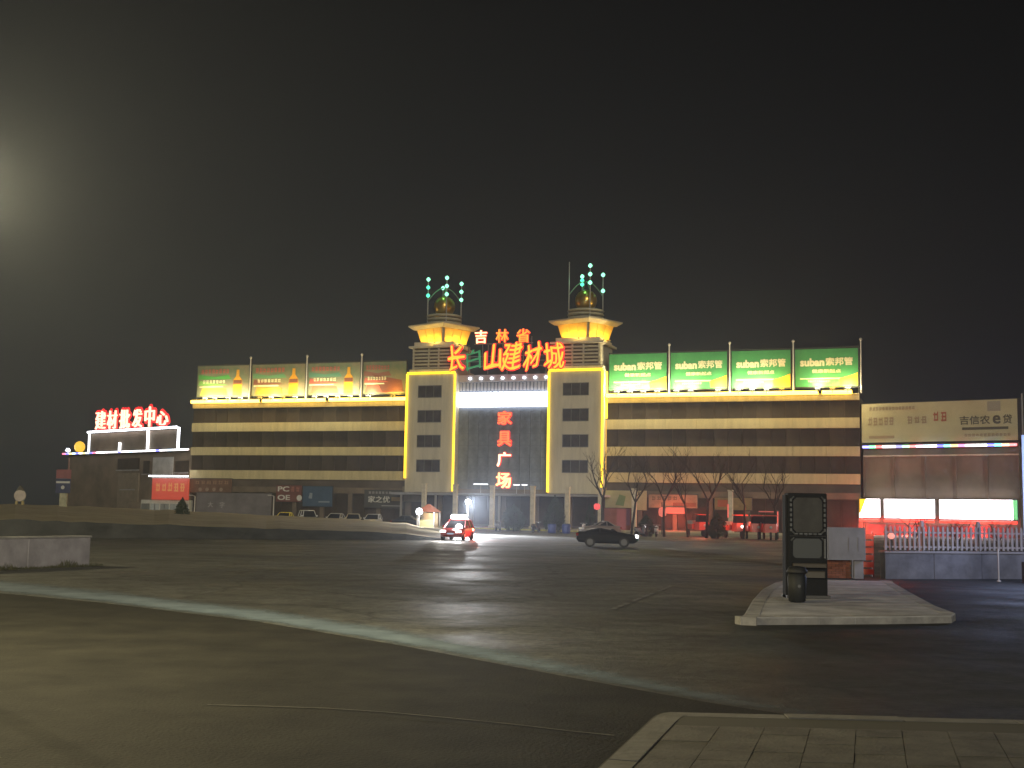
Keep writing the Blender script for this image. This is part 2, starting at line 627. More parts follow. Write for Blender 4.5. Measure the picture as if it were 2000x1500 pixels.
def kerbed_island(name, outline, mt, kerb_name, kw=.22, h=.13, closed=True, km=None):
    """a raised bed: top slab plus separate kerb stones along the outline"""
    cx = sum(p[0] for p in outline) / len(outline)
    cy = sum(p[1] for p in outline) / len(outline)
    top = MB().slab(outline, -.02, h - .008).build(name, mt)
    struct(top)
    n = len(outline)
    for i in range(n if closed else n - 1):
        p, q = Vector(outline[i]), Vector(outline[(i + 1) % n])
        L = (q - p).length
        k = max(1, round(L / 1.0))
        for j in range(k):
            a, b = p + (q - p) * (j / k), p + (q - p) * ((j + 1) / k)
            a, b = a + (b - a) * .008 / max(.1, (b - a).length), b - (b - a) * .008 / max(.1, (b - a).length)
            t = (b - a).normalized()
            nn = Vector((-t.y, t.x))
            if nn.dot(Vector((cx, cy)) - a) < 0:
                nn = -nn
            hh = h + random.uniform(-.006, .006)
            o_ = -nn * random.uniform(0.004, .012)
            m = MB()
            r = [(a + o_, 0 - .02), (a + o_, hh - .03), (a + o_ + nn * .03, hh), (a + nn * kw, hh), (a + nn * kw, -.02)]
            r2 = [(b + o_, -.02), (b + o_, hh - .03), (b + o_ + nn * .03, hh), (b + nn * kw, hh), (b + nn * kw, -.02)]
            m.loft([[(v.x, v.y, z) for v, z in r], [(v.x, v.y, z) for v, z in r2]])
            m.build(kerb_name, km or mt, top)
    return top


def arc(c, r, a0, a1, n):
    return [(c[0] + r * cos(radians(a0 + (a1 - a0) * i / n)), c[1] + r * sin(radians(a0 + (a1 - a0) * i / n))) for i in range(n + 1)]


# traffic island on the right
isl_m = mat('island_concrete', (.25, .25, .27), .85, col2=(.56, .56, .60), vscale=1.3, bump=.3, bscale=16)
kst_m = mat('kerb_concrete', (.15, .147, .14), .85, var=.25, vscale=2, bump=.3, bscale=12)
pts_px = [(1447, 1221), (1600, 1220), (1740, 1219), (1858, 1217), (1866, 1212), (1825, 1182), (1780, 1158), (1738, 1134), (1600, 1132), (1545, 1131), (1515, 1137), (1490, 1150), (1470, 1172), (1455, 1198)]
isl = kerbed_island('traffic_island', [tuple(G(x, y, .0 if i < 5 else .15).xy) for i, (x, y) in enumerate(pts_px)], isl_m, 'kerb_stone', kw=.28, h=.15, km=mat('island_kerb', (.30, .295, .30), .85, var=.3, vscale=2, bump=.3, bscale=12))
# poured slabs of the island, a joint running across it
q0, q1 = G(1462, 1176, .15), G(1790, 1178, .15)
jm = mat('joint', (.09, .088, .085), .9)
MB().add([q0, q1, q1 + Vector((0, .06, 0)), q0 + Vector((0, .06, 0))], [(0, 1, 2, 3)]).build('joint', jm, isl, fix=False).location.z = -.0015 + .004

# near pavement at lower right
pav_base = mat('pavement_bed', (.072, .069, .061), .9)
slab_m = [mat('paving_%d' % i, (.10 * k, .096 * k, .086 * k), .8, var=.3, vscale=3, bump=.3, bscale=30) for i, k in enumerate((1, .93, 1.06))]
P1, P2, P3 = G(1165, 1500, .14).xy, G(1272, 1402, .14).xy, G(2000, 1410, .14).xy
_k = (P2 - P1)
Pa = P1 - _k * 2.4
Pc = P3 + (P3 - P2) * .6
Pd = Vector((Pc.x + Pa.x - P2.x, Pc.y + Pa.y - P2.y))
cornr = [tuple(G(x, y, .14).xy) for x, y in ((1272, 1402), (1280, 1396), (1292, 1391), (1308, 1389))]
outl = [tuple(Pa)] + cornr + [tuple(Pc), tuple(Pd)]
pav = kerbed_island('near_pavement', outl, pav_base, 'kerb_stone', kw=.24, h=.14, closed=False, km=kst_m)
sp0 = None
eu = (Pc - Vector(cornr[-1])).normalized()
ev = (Pa - Vector(cornr[0])).normalized()
org = Vector(cornr[0]) + eu * .27 + ev * .2
ts = .40
variants = [MB().box(.006, ts - .006, 0, .03, 0, .03) for _ in range(1)]
for i in range(17):
    for j in range(12):
        a = org + eu * (i * ts) + ev * (j * ts + .16)
        m = MB()
        gp = .003
        c4 = [a + eu * gp + ev * gp, a + eu * (ts - gp) + ev * gp, a + eu * (ts - gp) + ev * (ts - gp), a + eu * gp + ev * (ts - gp)]
        hz = .140 + random.uniform(-.003, .003)
        m.slab([tuple(c) for c in c4[::-1]], .10, hz)
        m.build('paving_slab', slab_m[random.choice((0, 0, 1, 2))], pav)

# worn expansion joint across the plaza
jl = MB()
prev = None
for x, y in ((405, 1376), (520, 1379), (640, 1383), (760, 1391), (880, 1402), (1000, 1414), (1120, 1428), (1200, 1436)):
    p = G(x, y, .012)
    if prev:
        n_ = Vector((prev.y - p.y, p.x - prev.x, 0)).normalized() * .02
        jl.add([prev - n_, p - n_, p + n_, prev + n_], [(0, 1, 2, 3)])
    prev = p
pl_ = MB()
a_, b_ = G(1197, 1189, .012), G(1312, 1144, .012)
n_ = Vector((a_.y - b_.y, b_.x - a_.x, 0)).normalized() * .06
for k in range(14):
    if k in (3, 9):
        continue
    p_, q_ = a_ + (b_ - a_) * (k / 14), a_ + (b_ - a_) * ((k + random.uniform(.7, .98)) / 14)
    pl_.add([p_ - n_, q_ - n_ * .9, q_ + n_, p_ + n_ * .9], [(0, 1, 2, 3)])
struct(pl_.build('worn_parking_line', mat('worn_paint', (.15, .15, .145), .8, var=.6, vscale=4), fix=False))
struct(jl.build('ground_joint', mat('pale_joint', (.06, .058, .052), .9, var=.7, vscale=3), fix=False))


# ================================================================== THE MALL
mall = thing('shopping_mall', 'long cream banded mall building with two neon outlined towers', 'building', MALL.w(0), MALL.rz)
MB().box(-50, 45.2, .32, 18, -.1, 16.9).build('core', darkwall, mall)
WINGS = ((-50.0, -14.6), (13.0, 45.2))
BANDS = ((12.98, 14.25), (9.52, 10.70), (6.08, 7.34))
ROWS = ((14.25, 16.42), (10.70, 12.98), (7.34, 9.52))
for (sa, sb) in WINGS:
    MB().box(sa, sb, -.12, .31, 16.42, 17.25).build('parapet', cream, mall)
    for (ha, hb) in BANDS:
        n = 8
        for i in range(n):     # cladding panels of each storey band
            x0, x1 = sa + (sb - sa) * i / n, sa + (sb - sa) * (i + 1) / n
            MB().box(x0 + .012, x1 - .012, -.10, .31, ha, hb).build('spandrel_panel', cream, mall)
    n = 18
    for (ha, hb) in ROWS:
        src = None
        alt = None
        w = (sb - sa) / n
        for i in range(n):
            if src is None:
                src = MB().box(.05, w - .05, .17, .26, ha + .04, hb - .04).build('window', glassdark, mall)
                o = src
                o.location = (sa, 0, 0)
            else:
                o = linked('window', src, mall, (sa + w * i, 0, 0))
            o.location.y = random.uniform(-.012, .012)
            if i % 5 in (1, 3) and random.random() < .8:
                if alt is None:
                    alt = src.data.copy()
                    alt.materials.clear()
                    alt.materials.append(glassalt)
                o.data = alt
# parapet light strips (with the dark gaps seen in the photo)
for xa, xb in ((375, 507), (514, 636), (644, 792), (1184, 1598), (1606, 1664)):
    s0, s1 = MALL.s(xa, 783, .4), MALL.s(xb, 775, .4)
    MB().tube((s0, -.52, 17.36), (s1, -.52, 17.36), .24, n=8).build('light_strip', neon_strip, mall)
for sa, sb in WINGS:
    MB().box(sa, sb, -.30, -.121, 17.14, 17.24).build('strip_ledge', cream, mall)

# ---- towers
TOW = {'L': (-14.75, -7.62), 'R': (5.72, 13.10)}
TOFF = -1.5
amber = mat('amber_panel', (.82, .52, .10), .5)
slat_m = mat('louvre', (.42, .38, .28), .6, var=.15, vscale=1)
gold = mat('gold_ball', (.60, .38, .09), .3, .85)
for key, (ta, tb) in TOW.items():
    cx = (ta + tb) / 2
    tw = MB().box(ta, tb, TOFF, 6, 4.5, 20.75).build('tower', cream2, mall)
    # stepped cap over the neon outline
    MB().box(ta + .15, tb - .15, TOFF + .2, 5.9, 20.75, 21.3).build('plinth', cream2, tw)
    ba, bb = ta + .45, tb - .55
    MB().box(ba + .25, bb - .25, TOFF + .75, 5.4, 21.3, 24.3).build('louvre_core', darkwall, tw)
    for k in range(6):
        z = 21.42 + k * .47
        MB().box(ba, bb, TOFF + .5, TOFF + .85, z, z + .24).build('louvre', slat_m, tw)
    for x in (ba + .05, ba + (bb - ba) * .38, ba + (bb - ba) * .62, bb - .28):
        MB().box(x, x + .2, TOFF + .44, TOFF + .9, 21.3, 24.3).build('upright', slat_m, tw)
    MB().box(bb - .24, bb, TOFF + .95, 5.3, 21.3, 24.3).build('side_panel', cream2, tw)
    MB().box(ba - .45, bb + .45, TOFF + .1, 5.9, 24.3, 24.55).build('cornice', cream2, tw)
    MB().box(ba + .25, bb - .1, TOFF + .45, 5.4, 24.55, 25.1).build('cornice_step', cream2, tw)
    # lantern: an upturned square funnel standing corner-on, lit from its foot
    lc = Vector((cx + .25, TOFF + 3.5, 0))
    R0, R1, z0, z1 = 3.3, 4.0, 25.15, 27.05
    rot = radians(21)
    cor = [Vector((cos(rot + pi / 2 * k - pi / 2), sin(rot + pi / 2 * k - pi / 2), 0)) for k in range(4)]
    MB().loft([[lc + c * (R0 - .5) + Vector((0, 0, z0)) for c in cor], [lc + c * (R1 - .5) + Vector((0, 0, z1)) for c in cor]]).build('lantern_core', cream2, tw)
    for k in range(4):
        a0_, b0_ = lc + cor[k] * R0, lc + cor[(k + 1) % 4] * R0
        a1_, b1_ = lc + cor[k] * R1, lc + cor[(k + 1) % 4] * R1
        outw = ((a0_ + b0_) / 2 - lc).normalized()
        for j in range(3):
            u0, u1 = .06 + .30 * j, .06 + .30 * j + .28
            q = [a0_ + (b0_ - a0_) * u0, a0_ + (b0_ - a0_) * u1, a1_ + (b1_ - a1_) * u1, a1_ + (b1_ - a1_) * u0]
            zz = (z0, z0, z1, z1)
            f = [Vector((p.x, p.y, z)) for p, z in zip(q, zz)]
            bk = [p - outw * .1 for p in f]
            MB().add(f + bk, [(0, 1, 2, 3), (7, 6, 5, 4), (0, 4, 5, 1), (1, 5, 6, 2), (2, 6, 7, 3), (3, 7, 4, 0)]).build('lantern_panel', amber, tw)
            if k in (0, 3):
                mid = (f[0] + f[1]) / 2 + outw * .85
                lamp('lantern_light', tw, (mid.x, mid.y, z0 + .12), 105, (1, .60, .10), .12)
                MB().lathe([(.02, 0), (.16, .03), (.16, .16), (.05, .2)], 8, (mid.x - outw.x * .1, mid.y - outw.y * .1)).build('uplight', darkmetal, tw).location.z = z0 - .28
    # eave with an upswept rim
    MB().loft([[lc + c * 4.2 + Vector((0, 0, 27.05)) for c in cor], [lc + c * 5.0 + Vector((0, 0, 27.5)) for c in cor], [lc + c * 5.0 + Vector((0, 0, 27.68)) for c in cor], [lc + c * 2.9 + Vector((0, 0, 27.95)) for c in cor]]).build('eave', slat_m, tw)
    # drum of stacked rings, gilded ball and four masts hung with bulbs
    for k in range(3):
        MB().lathe([(2.35 - .1 * (k % 2), 27.85 + k * .52), (2.5, 28.0 + k * .52), (2.35, 28.15 + k * .52)], 20, (lc.x, lc.y)).build('ring', slat_m, tw, True)
    MB().lathe([(1.7, 27.8), (1.7, 29.2)], 16, (lc.x, lc.y)).build('drum', darkwall, tw, True)
    pr = [(max(.02, 1.5 * sin(pi * i / 12)), 30.5 - 1.5 * cos(pi * i / 12)) for i in range(13)]
    MB().lathe(pr, 22, (lc.x, lc.y)).build('ball', gold, tw, True)
    lamp('ball_light', tw, (lc.x - .2, lc.y - 2.2, 29.0), 140, (1, .62, .12), .15)
    lamp('crown_light', tw, (lc.x, lc.y - 1.2, 33.2), 60, (.2, 1, .5), .2)
    for k in range(4):      # 0 front, 1 right, 2 back, 3 left
        an = radians(-69 + 8 + 90 * k)
        p = lc + Vector((cos(an), sin(an), 0)) * 2.35
        zt = {'L': (34.3, 34.0, 33.7, 34.4), 'R': (35.0, 34.3, 34.4, 35.7)}[key][k]
        dz = {'L': (1.15, 1.15, 9, 1.15), 'R': (1.15, 2.2, .55, 9)}[key][k]
        MB().tube((p.x, p.y, 27.9), (p.x, p.y, zt), .10, .07, 6).build('mast', steel, tw)
        nb = {'L': (3, 3, 1, 3), 'R': (3, 2, 3, 0)}[key][k]
        for j in range(nb):
            MB().lathe([(.03, -.3), (.26, -.1), (.29, .07), (.14, .26), (.03, .32)], 8, (0, 0)).build('bulb', teal_bulb if (k >= 2 and j > 0) else mint_bulb, tw, True).location = (p.x, p.y - .02, zt - .15 - j * dz)
        m = MB()
        pp = None
        for i in range(7):
            t = i / 6
            r_ = 2.35 * (1 - t) + .2 * t
            q = (lc.x + r_ * cos(an), lc.y + r_ * sin(an), 31.2 + 1.9 * sin(t * pi / 2))
            if pp:
                m.tube(pp, q, .07, n=5)
            pp = q
        m.build('brace', mat('green_steel_%s%d' % (key, k), (.10, .24, .14), .5), tw)
    # neon outline
    e = .17
    yb = TOFF - .14
    lowa = 6.35 if key == 'L' else 4.65
    MB().tube((ta + .02, yb, lowa), (ta + .02, yb, 20.62), e, n=8).build('neon_edge', neon_yellow, tw)
    MB().tube((tb - .02, yb, 4.65), (tb - .02, yb, 20.62), e, n=8).build('neon_edge', neon_yellow, tw)
    MB().tube((ta + .02, yb, 20.74), (tb - .02, yb, 20.74), e, n=8).build('neon_edge', neon_yellow, tw)
    if key == 'R':
        MB().tube((tb + .1, -.1, 14.4), (tb + .1, -.1, 20.6), e, n=8).build('neon_edge', neon_yellow, tw)
        MB().tube((tb + .1, -.1, 4.9), (tb + .1, -.1, 14.2), .07, n=8).build('neon_edge', lightmat('neon_dim', (1, .5, .05), .9), tw)
    # windows
    wx = (816, 862) if key == 'L' else (1099, 1150)
    sw0, sw1 = MALL.s(wx[0], 800, 1.5), MALL.s(wx[1], 800, 1.5)
    for hz in (17.35, 13.95, 10.55, 7.2):
        wn = MB().box(sw0 + .09, sw1 - .09, TOFF - .02, TOFF + .1, hz + .09, hz + 1.61).build('window', towerglass, tw)
        fr = MB()
        y0_, y1_ = TOFF - .07, TOFF + .05
        fr.box(sw0, sw1, y0_, y1_, hz, hz + .085).box(sw0, sw1, y0_, y1_, hz + 1.615, hz + 1.70)
        fr.box(sw0, sw0 + .085, y0_, y1_, hz + .086, hz + 1.614).box(sw1 - .085, sw1, y0_, y1_, hz + .086, hz + 1.614)
        for k in (1, 2):
            xm = sw0 + (sw1 - sw0) * k / 3
            fr.box(xm - .04, xm + .04, TOFF - .06, TOFF + .04, hz + .086, hz + 1.614)
        fr.build('frame', frame_m, wn)

# ---- curtain wall between the towers
ca, cb = -7.60, 5.70
cw = MB().box(ca, cb, .02, .31, 4.4, 20.3).build('curtain_wall', mat('curtain_frame', (.12, .14, .18), .5), mall)
nx = 9
rows = [4.6, 6.1, 7.7, 9.3, 10.9, 12.5, 14.1, 15.7]
for j in range(len(rows) - 1):
    src = None
    for i in range(nx):
        w = (cb - ca) / nx
        if src is None:
            src = MB().box(.025, w - .025, -.06, .015, rows[j] + .03, rows[j + 1] - .03).build('pane', glassblue, cw)
            o = src
            o.location = (ca, 0, 0)
        else:
            o = linked('pane', src, cw, (ca + w * i, 0, 0))
        o.rotation_euler = (0, random.uniform(-.0015, .0015), 0)
        o.location.y = random.uniform(-.01, .005)
for i in range(26):
    w = (cb - ca) / 26
    o = linked('fin', src_fin, cw, (ca + w * i, 0, 0)) if i else MB().box(.06, w - .12, -.10, .015, 18.35, 19.45).build('fin', greyfascia, cw)
    if i == 0:
        src_fin = o
        o.location = (ca, 0, 0)
MB().box(ca, cb, -.5, .01, 19.5, 20.45).build('fascia', greyfascia, mall)
for i in range(8):
    x = MALL.s(918 + i * 21.2, 738, .6)
    MB().lathe([(.05, -.12), (.19, -.08), (.22, .05), (.1, .16)], 10, (x, -.62)).build('spotlight', white_light, mall).location.z = 19.95
led = MB().box(ca + .05, cb - .05, -.42, -.14, 16.1, 17.95).build('led_banner', white_light, mall)
for i in range(16):
    w = (cb - ca - .1) / 16
    MB().tube((ca + .05 + w * (i + .1), -.5, 17.95), (ca + .05 + w * (i + .9), -.5, 17.95), .13, n=6).build('lamp_tube', white_light, led)

# ---- ground floor: piers, shop glazing, dark fascia
for (sa, sb) in ((-50.0, -14.9), (13.2, 45.2), (-14.7, 13.0)):
    n = max(4, round((sb - sa) / 4.4))
    w = (sb - sa) / n
    for i in range(n + 1):
        x = sa + w * i
        MB().box(x - .28, x + .28, -.16, .31, 0, 4.2).build('pier', brownwall, mall)
    MB().box(sa + .001, sb - .001, -.22, .31, 4.2, 5.0).build('shop_fascia', brownwall, mall)
    for i in range(n):
        x = sa + w * i
        for k in range(2):
            MB().box(x + .33 + k * (w - .66) / 2, x + .33 + (k + 1) * (w - .66) / 2 - .06, .1, .2, .3, 4.1).build('shop_window', glassdark, mall)
MB().box(-15.5, 14, -4.4, .0, 4.10, 4.38).build('canopy', greyfascia, mall)
for x in (-14, -9, -4.5, 0, 4.5, 9, 13.5):
    MB().box(x - .12, x + .12, -4.3, -4.06, 0, 4.1).build('canopy_post', steel, mall)
# loose tube lights over the canopy
for xa, xb, y in ((925, 953, 945.5), (1003, 1015, 947), (1019, 1030, 947)):
    s0, s1 = MALL.s(xa, y, 2), MALL.s(xb, y, 2)
    h = MALL.h(xa, y, 2)
    tl = MB().tube((s0, -2, h), (s1, -2, h), .07, n=6).build('tube_light', white_soft, mall)
    MB().tube(((s0 + s1) / 2, -2, 4.38), ((s0 + s1) / 2, -2, h - .07), .04, n=5).build('stand', steel, tl)

# ---- freestanding stone columns before the entrance
for i, (x, yt) in enumerate(((829, 944), (890, 946), (962, 948), (1041, 949), (1109, 951), (1173, 952), (1239, 954), (1427, 957))):
    s, h = MALL.sh(x, yt, 8)
    w0 = MALL.w(s, 0, 8)
    who = ['behind the white lamp and the orange roofed kiosk', 'just left of the bright white lamp, behind the red car', 'below the last character of the vertical sign', 'right of the vertical sign, before the dark doors', 'rising between the two evergreen shrubs', 'beside the thick bare trunk at the right tower', 'before the green poster, right of the red hoarding', 'at the far right, before the red shop lights'][i]
    t = thing('stone_column', 'tall pale square stone column ' + who, 'column', w0, MALL.rz, 'stone columns before the mall entrance')
    MB().cbox(-.27, .27, -.27, .27, .25, h - .16, .03).build('shaft', stone, t)
    MB().cbox(-.38, .38, -.38, .38, 0, .25, .03).build('base', stone, t)
    MB().cbox(-.33, .33, -.33, .33, h - .16, h, .03).build('cap', stone, t)

# ================================================================== ROOFTOP LETTERS
OFS = 2.3


def sign_thing(name, label, cat, plane, off, boxes, face, outline, weight=0.0, thick=.22, back=.062, warp=0.0):
    """each character its own letter, red neon outline behind; boxes are photo rectangles"""
    x0, y0, x1, y1 = boxes[0][1]
    s0 = plane.s(x0, y0, off)
    hmin = min(plane.h(b[1][0], b[1][3], off) for b in boxes)
    base = plane.w(s0, hmin, off)
    t = thing(name, label, cat, base, plane.rz)
    for num, (ch, (xa, ya, xb, yb), *mm) in enumerate(boxes):
        sa, hb = plane.sh(xa, (ya + yb) / 2, off)[0], plane.h((xa + xb) / 2, yb, off)
        sb, ha = plane.sh(xb, (ya + yb) / 2, off)[0], plane.h((xa + xb) / 2, ya, off)
        f, o_ = (mm[0] if mm else (face, outline))
        l = glyphs(ch, 'letter', (sa - s0, hb - hmin, sb - s0, ha - hmin), 0, thick, f, t, weight, 4, warp, num * 1.3)
        if o_:
            e = (ha - hb) * .045
            glyphs(ch, 'neon_outline', (sa - s0 - e, hb - hmin - e, sb - s0 + e, ha - hmin + e), thick + .02, .05, o_, l, weight + back, 8, warp, num * 1.3)
    return t, s0, hmin


st, s0_, h0_ = sign_thing('rooftop_sign', 'large red neon characters on rails between the two towers', 'sign', MALL, OFS,
    [('长', (873, 675, 906, 724)), ('白', (911, 681, 938, 722), (neon_green, None)), ('山', (946, 674, 978, 720)), ('建', (981, 667, 1018, 722)), ('材', (1022, 671, 1055, 720)), ('城', (1061, 669, 1100, 720))], neon_orange, neon_red, warp=.12)
rail = MB()
for y in (694, 704, 714):
    a, b = MALL.sh(905, y, OFS), MALL.sh(1090, y, OFS)
    z = (a[1] + b[1]) / 2 - h0_
    rail.tube((a[0] - s0_, .4, z), (b[0] - s0_, .4, z), .05, n=5)
for x in (912, 950, 988, 1026, 1064):
    a = MALL.sh(x, 725, OFS)
    rail.box(a[0] - s0_ - .05, a[0] - s0_ + .05, .46, .56, a[1] - h0_ - .3, a[1] - h0_ + 3.6)
rail.build('frame', frame_m, st)
st2, s2_, h2_ = sign_thing('small_rooftop_sign', 'three small orange neon characters in a row above the large sign', 'sign', MALL, OFS,
    [('吉', (927, 645, 950, 670), (neon_hot, neon_red)), ('林', (968, 643, 992, 668)), ('省', (1008, 642, 1034, 668))], lightmat('neon_orange2', (1, .32, .03), 1.8), neon_red)
rail = MB()
a, b = MALL.sh(925, 671.5, OFS), MALL.sh(1040, 669, OFS)
rail.tube((a[0] - s2_, .35, -.1), (b[0] - s2_, .35, -.1), .06, n=5)
for x in (940, 980, 1020, 1036):
    a = MALL.sh(x, 690, OFS)
    rail.box(a[0] - s2_ - .05, a[0] - s2_ + .05, .42, .52, -3.2, .8)
rail.build('frame', frame_m, st2)
sign_thing('vertical_sign', 'vertical column of four red neon characters on the glass front', 'sign', MALL, .45,
    [('家', (971, 803, 999, 829)), ('具', (971, 842, 998, 871)), ('广', (970, 883, 997, 911), (lightmat('neon_pale', (1, .7, .42), 2.6), neon_red)), ('场', (968, 923, 997, 953), (lightmat('neon_gold', (1, .62, .22), 2.6), neon_red))],
    lightmat('neon_coral', (1, .20, .06), 1.5), neon_red, weight=.02)

# ================================================================== ROOFTOP BILLBOARDS
green_print = mat('green_print', (.042, .235, .080), .5, col2=(.07, .32, .105), vscale=.5, bump=.5, bscale=.9)
print_white = mat('print_cream', (.72, .68, .46), .6)
print_gold = mat('print_gold', (.85, .42, .03), .6)
print_teal = mat('print_teal', (.20, .36, .36), .6)
rnd = random.Random(3)
ordn = ('first', 'second', 'third', 'fourth')
GX = ((1190, 1302), (1310, 1420), (1429, 1544), (1553, 1676))
for i, (xa, xb) in enumerate(GX):
    s0, s1 = MALL.s(xa, 725), MALL.s(xb, 725)
    W = s1 - s0
    hb, ht = 18.15, 22.85
    H = ht - hb
    t = thing('green_billboard', 'green rooftop billboard with cream lettering, %s of four from the right tower' % ordn[i], 'billboard', MALL.w(s0, hb, 0), MALL.rz, 'green rooftop billboards')
    pn = MB().box(0, W, 0, .12, 0, H).build('panel', green_print, t)
    glyphs('suban', 'lettering', (.08 * W, .54 * H, .47 * W, .76 * H), -.03, .02, print_white, pn, .05, 8)
    glyphs('索邦管', 'lettering', (.49 * W, .55 * H, .92 * W, .77 * H), -.03, .02, print_white, pn, .03, 6)
    glyphs('健康新起点', 'lettering', (.27 * W, .36 * H, .73 * W, .46 * H), -.03, .02, print_white, pn, .02)
    MB().box(.08 * W, .72 * W, -.025, -.004, .20 * H, .225 * H).build('printed_line', print_white, pn)
    strokes('small_print', .2 * W, .12 * H, .55 * W, .17 * H, 10, -.03, print_white, pn, rnd)
    MB().prism([(.72 * W, .02 * H), (.995 * W, .02 * H), (.995 * W, .36 * H), (.86 * W, .27 * H), (.70 * W, .2 * H)], -.026, -.003).build('printed_shape', print_gold, pn)
    fr = MB()
    fr.box(-.1, -.003, -.02, .3, -.8, H + .1).box(W + .003, W + .1, -.02, .3, -.8, H + .1)
    fr.box(-.1, W + .1, -.02, .3, H + .103, H + .2).box(0, W, .14, .3, -.15, -.03)
    fr.build('frame', darkmetal, t)
    po = MB().tube((W + .35, -.1, -.9), (W + .35, -.1, H + .95), .11, .09, 8).build('post', steel, t)
    MB().lathe([(.02, -.2), (.17, -.1), (.2, .04), (.1, .18), (.02, .2)], 10, (W + .35, -.1)).build('finial', steel, po, True).location.z = H + 1.05
    for k in (1, 2):
        MB().tube((W * k / 3, .3, .4), (W * k / 3, 2.6, -1.2), .06, n=5).build('back_stay', darkmetal, t)
field = mat('pale_print', (.09, .15, .085), .6, col2=(.25, .20, .13), vscale=.4)
print_pink = mat('print_pink', (.42, .10, .07), .6)
print_bottle = mat('print_bottle', (.62, .30, .015), .6)
print_brown = mat('print_brown', (.16, .05, .03), .6)
print_lime = mat('print_lime', (.20, .40, .09), .6)
LXP = ((386, 486), (492, 596), (601, 703), (709, 793))
for i, (xa, xb) in enumerate(LXP):
    s0, s1 = MALL.s(xa, 745), MALL.s(xb, 745)
    W = s1 - s0
    hb, ht = 18.15, 22.7
    H = ht - hb
    t = thing('drink_billboard', 'faded grey green rooftop billboard with printed lettering, %s of four from the left' % ordn[i], 'billboard', MALL.w(s0, hb, 0), MALL.rz, 'faded rooftop billboards')
    pn = MB().box(0, W, 0, .12, 0, H).build('panel', field, t)
    strokes('lettering', .06 * W, .74 * H, .62 * W, .90 * H, 8, -.03, print_pink, pn, rnd)
    strokes('lettering', .10 * W, .42 * H, .55 * W, .54 * H, 7, -.03, print_white, pn, rnd)
    MB().box(.04 * W, .5 * W, -.025, -.004, .30 * H, .335 * H).build('printed_line', print_white, pn)
    MB().prism([(.02 * W, .36 * H), (.60 * W, .36 * H), (.52 * W, .40 * H), (.30 * W, .43 * H), (.05 * W, .52 * H)], -.022, -.003).build('printed_shape', (print_lime, print_brown, print_pink, print_pink)[i], pn)
    MB().prism([(.02 * W, .56 * H), (.66 * W, .56 * H), (.60 * W, .70 * H), (.34 * W, .64 * H), (.02 * W, .72 * H)], -.014, -.002).build('printed_shape', mat('print_field%d' % i, ((.07, .30, .06), (.10, .26, .14), (.09, .22, .15), (.20, .08, .06))[i], .6), pn)
    MB().prism([(.06 * W, .04 * H), (.60 * W, .04 * H), (.56 * W, .26 * H), (.10 * W, .28 * H)], -.014, -.002).build('printed_shape', mat('print_warm%d' % i, ((.45, .30, .04), (.50, .20, .03), (.48, .10, .05), (.40, .08, .05))[i], .6), pn)
    if i < 3:
        bx = .78 * W
        MB().prism([(bx - .08 * W, .02 * H), (bx + .09 * W, .02 * H), (bx + .09 * W, .52 * H), (bx + .035 * W, .66 * H), (bx + .03 * W, .86 * H), (bx - .02 * W, .86 * H), (bx - .025 * W, .66 * H), (bx - .08 * W, .52 * H)], -.03, -.003).build('printed_bottle', print_bottle, pn)
        MB().box(bx - .075 * W, bx + .085 * W, -.045, -.031, .40 * H, .52 * H).build('printed_label', print_brown, pn)
    else:
        MB().prism([(.45 * W, .05 * H), (.95 * W, .05 * H), (.9 * W, .42 * H), (.6 * W, .5 * H), (.2 * W, .62 * H), (.3 * W, .5 * H)], -.02, -.003).build('printed_shape', print_brown, pn)
    fr = MB()
    fr.box(-.1, -.003, -.02, .3, -.8, H + .1).box(W + .003, W + .1, -.02, .3, -.8, H + .1)
    fr.box(-.1, W + .1, -.02, .3, H + .103, H + .2).box(0, W, .14, .3, -.15, -.03)
    fr.build('frame', darkmetal, t)
    if i < 3:
        po = MB().tube((W + .25, -.1, -.9), (W + .25, -.1, H + .95), .11, .09, 8).build('post', steel, t)
        MB().lathe([(.02, -.2), (.17, -.1), (.2, .04), (.1, .18), (.02, .2)], 10, (W + .25, -.1)).build('finial', steel, po, True).location.z = H + 1.05
    for k in (1, 2):
        MB().tube((W * k / 3, .3, .4), (W * k / 3, 2.6, -1.2), .06, n=5).build('back_stay', darkmetal, t)

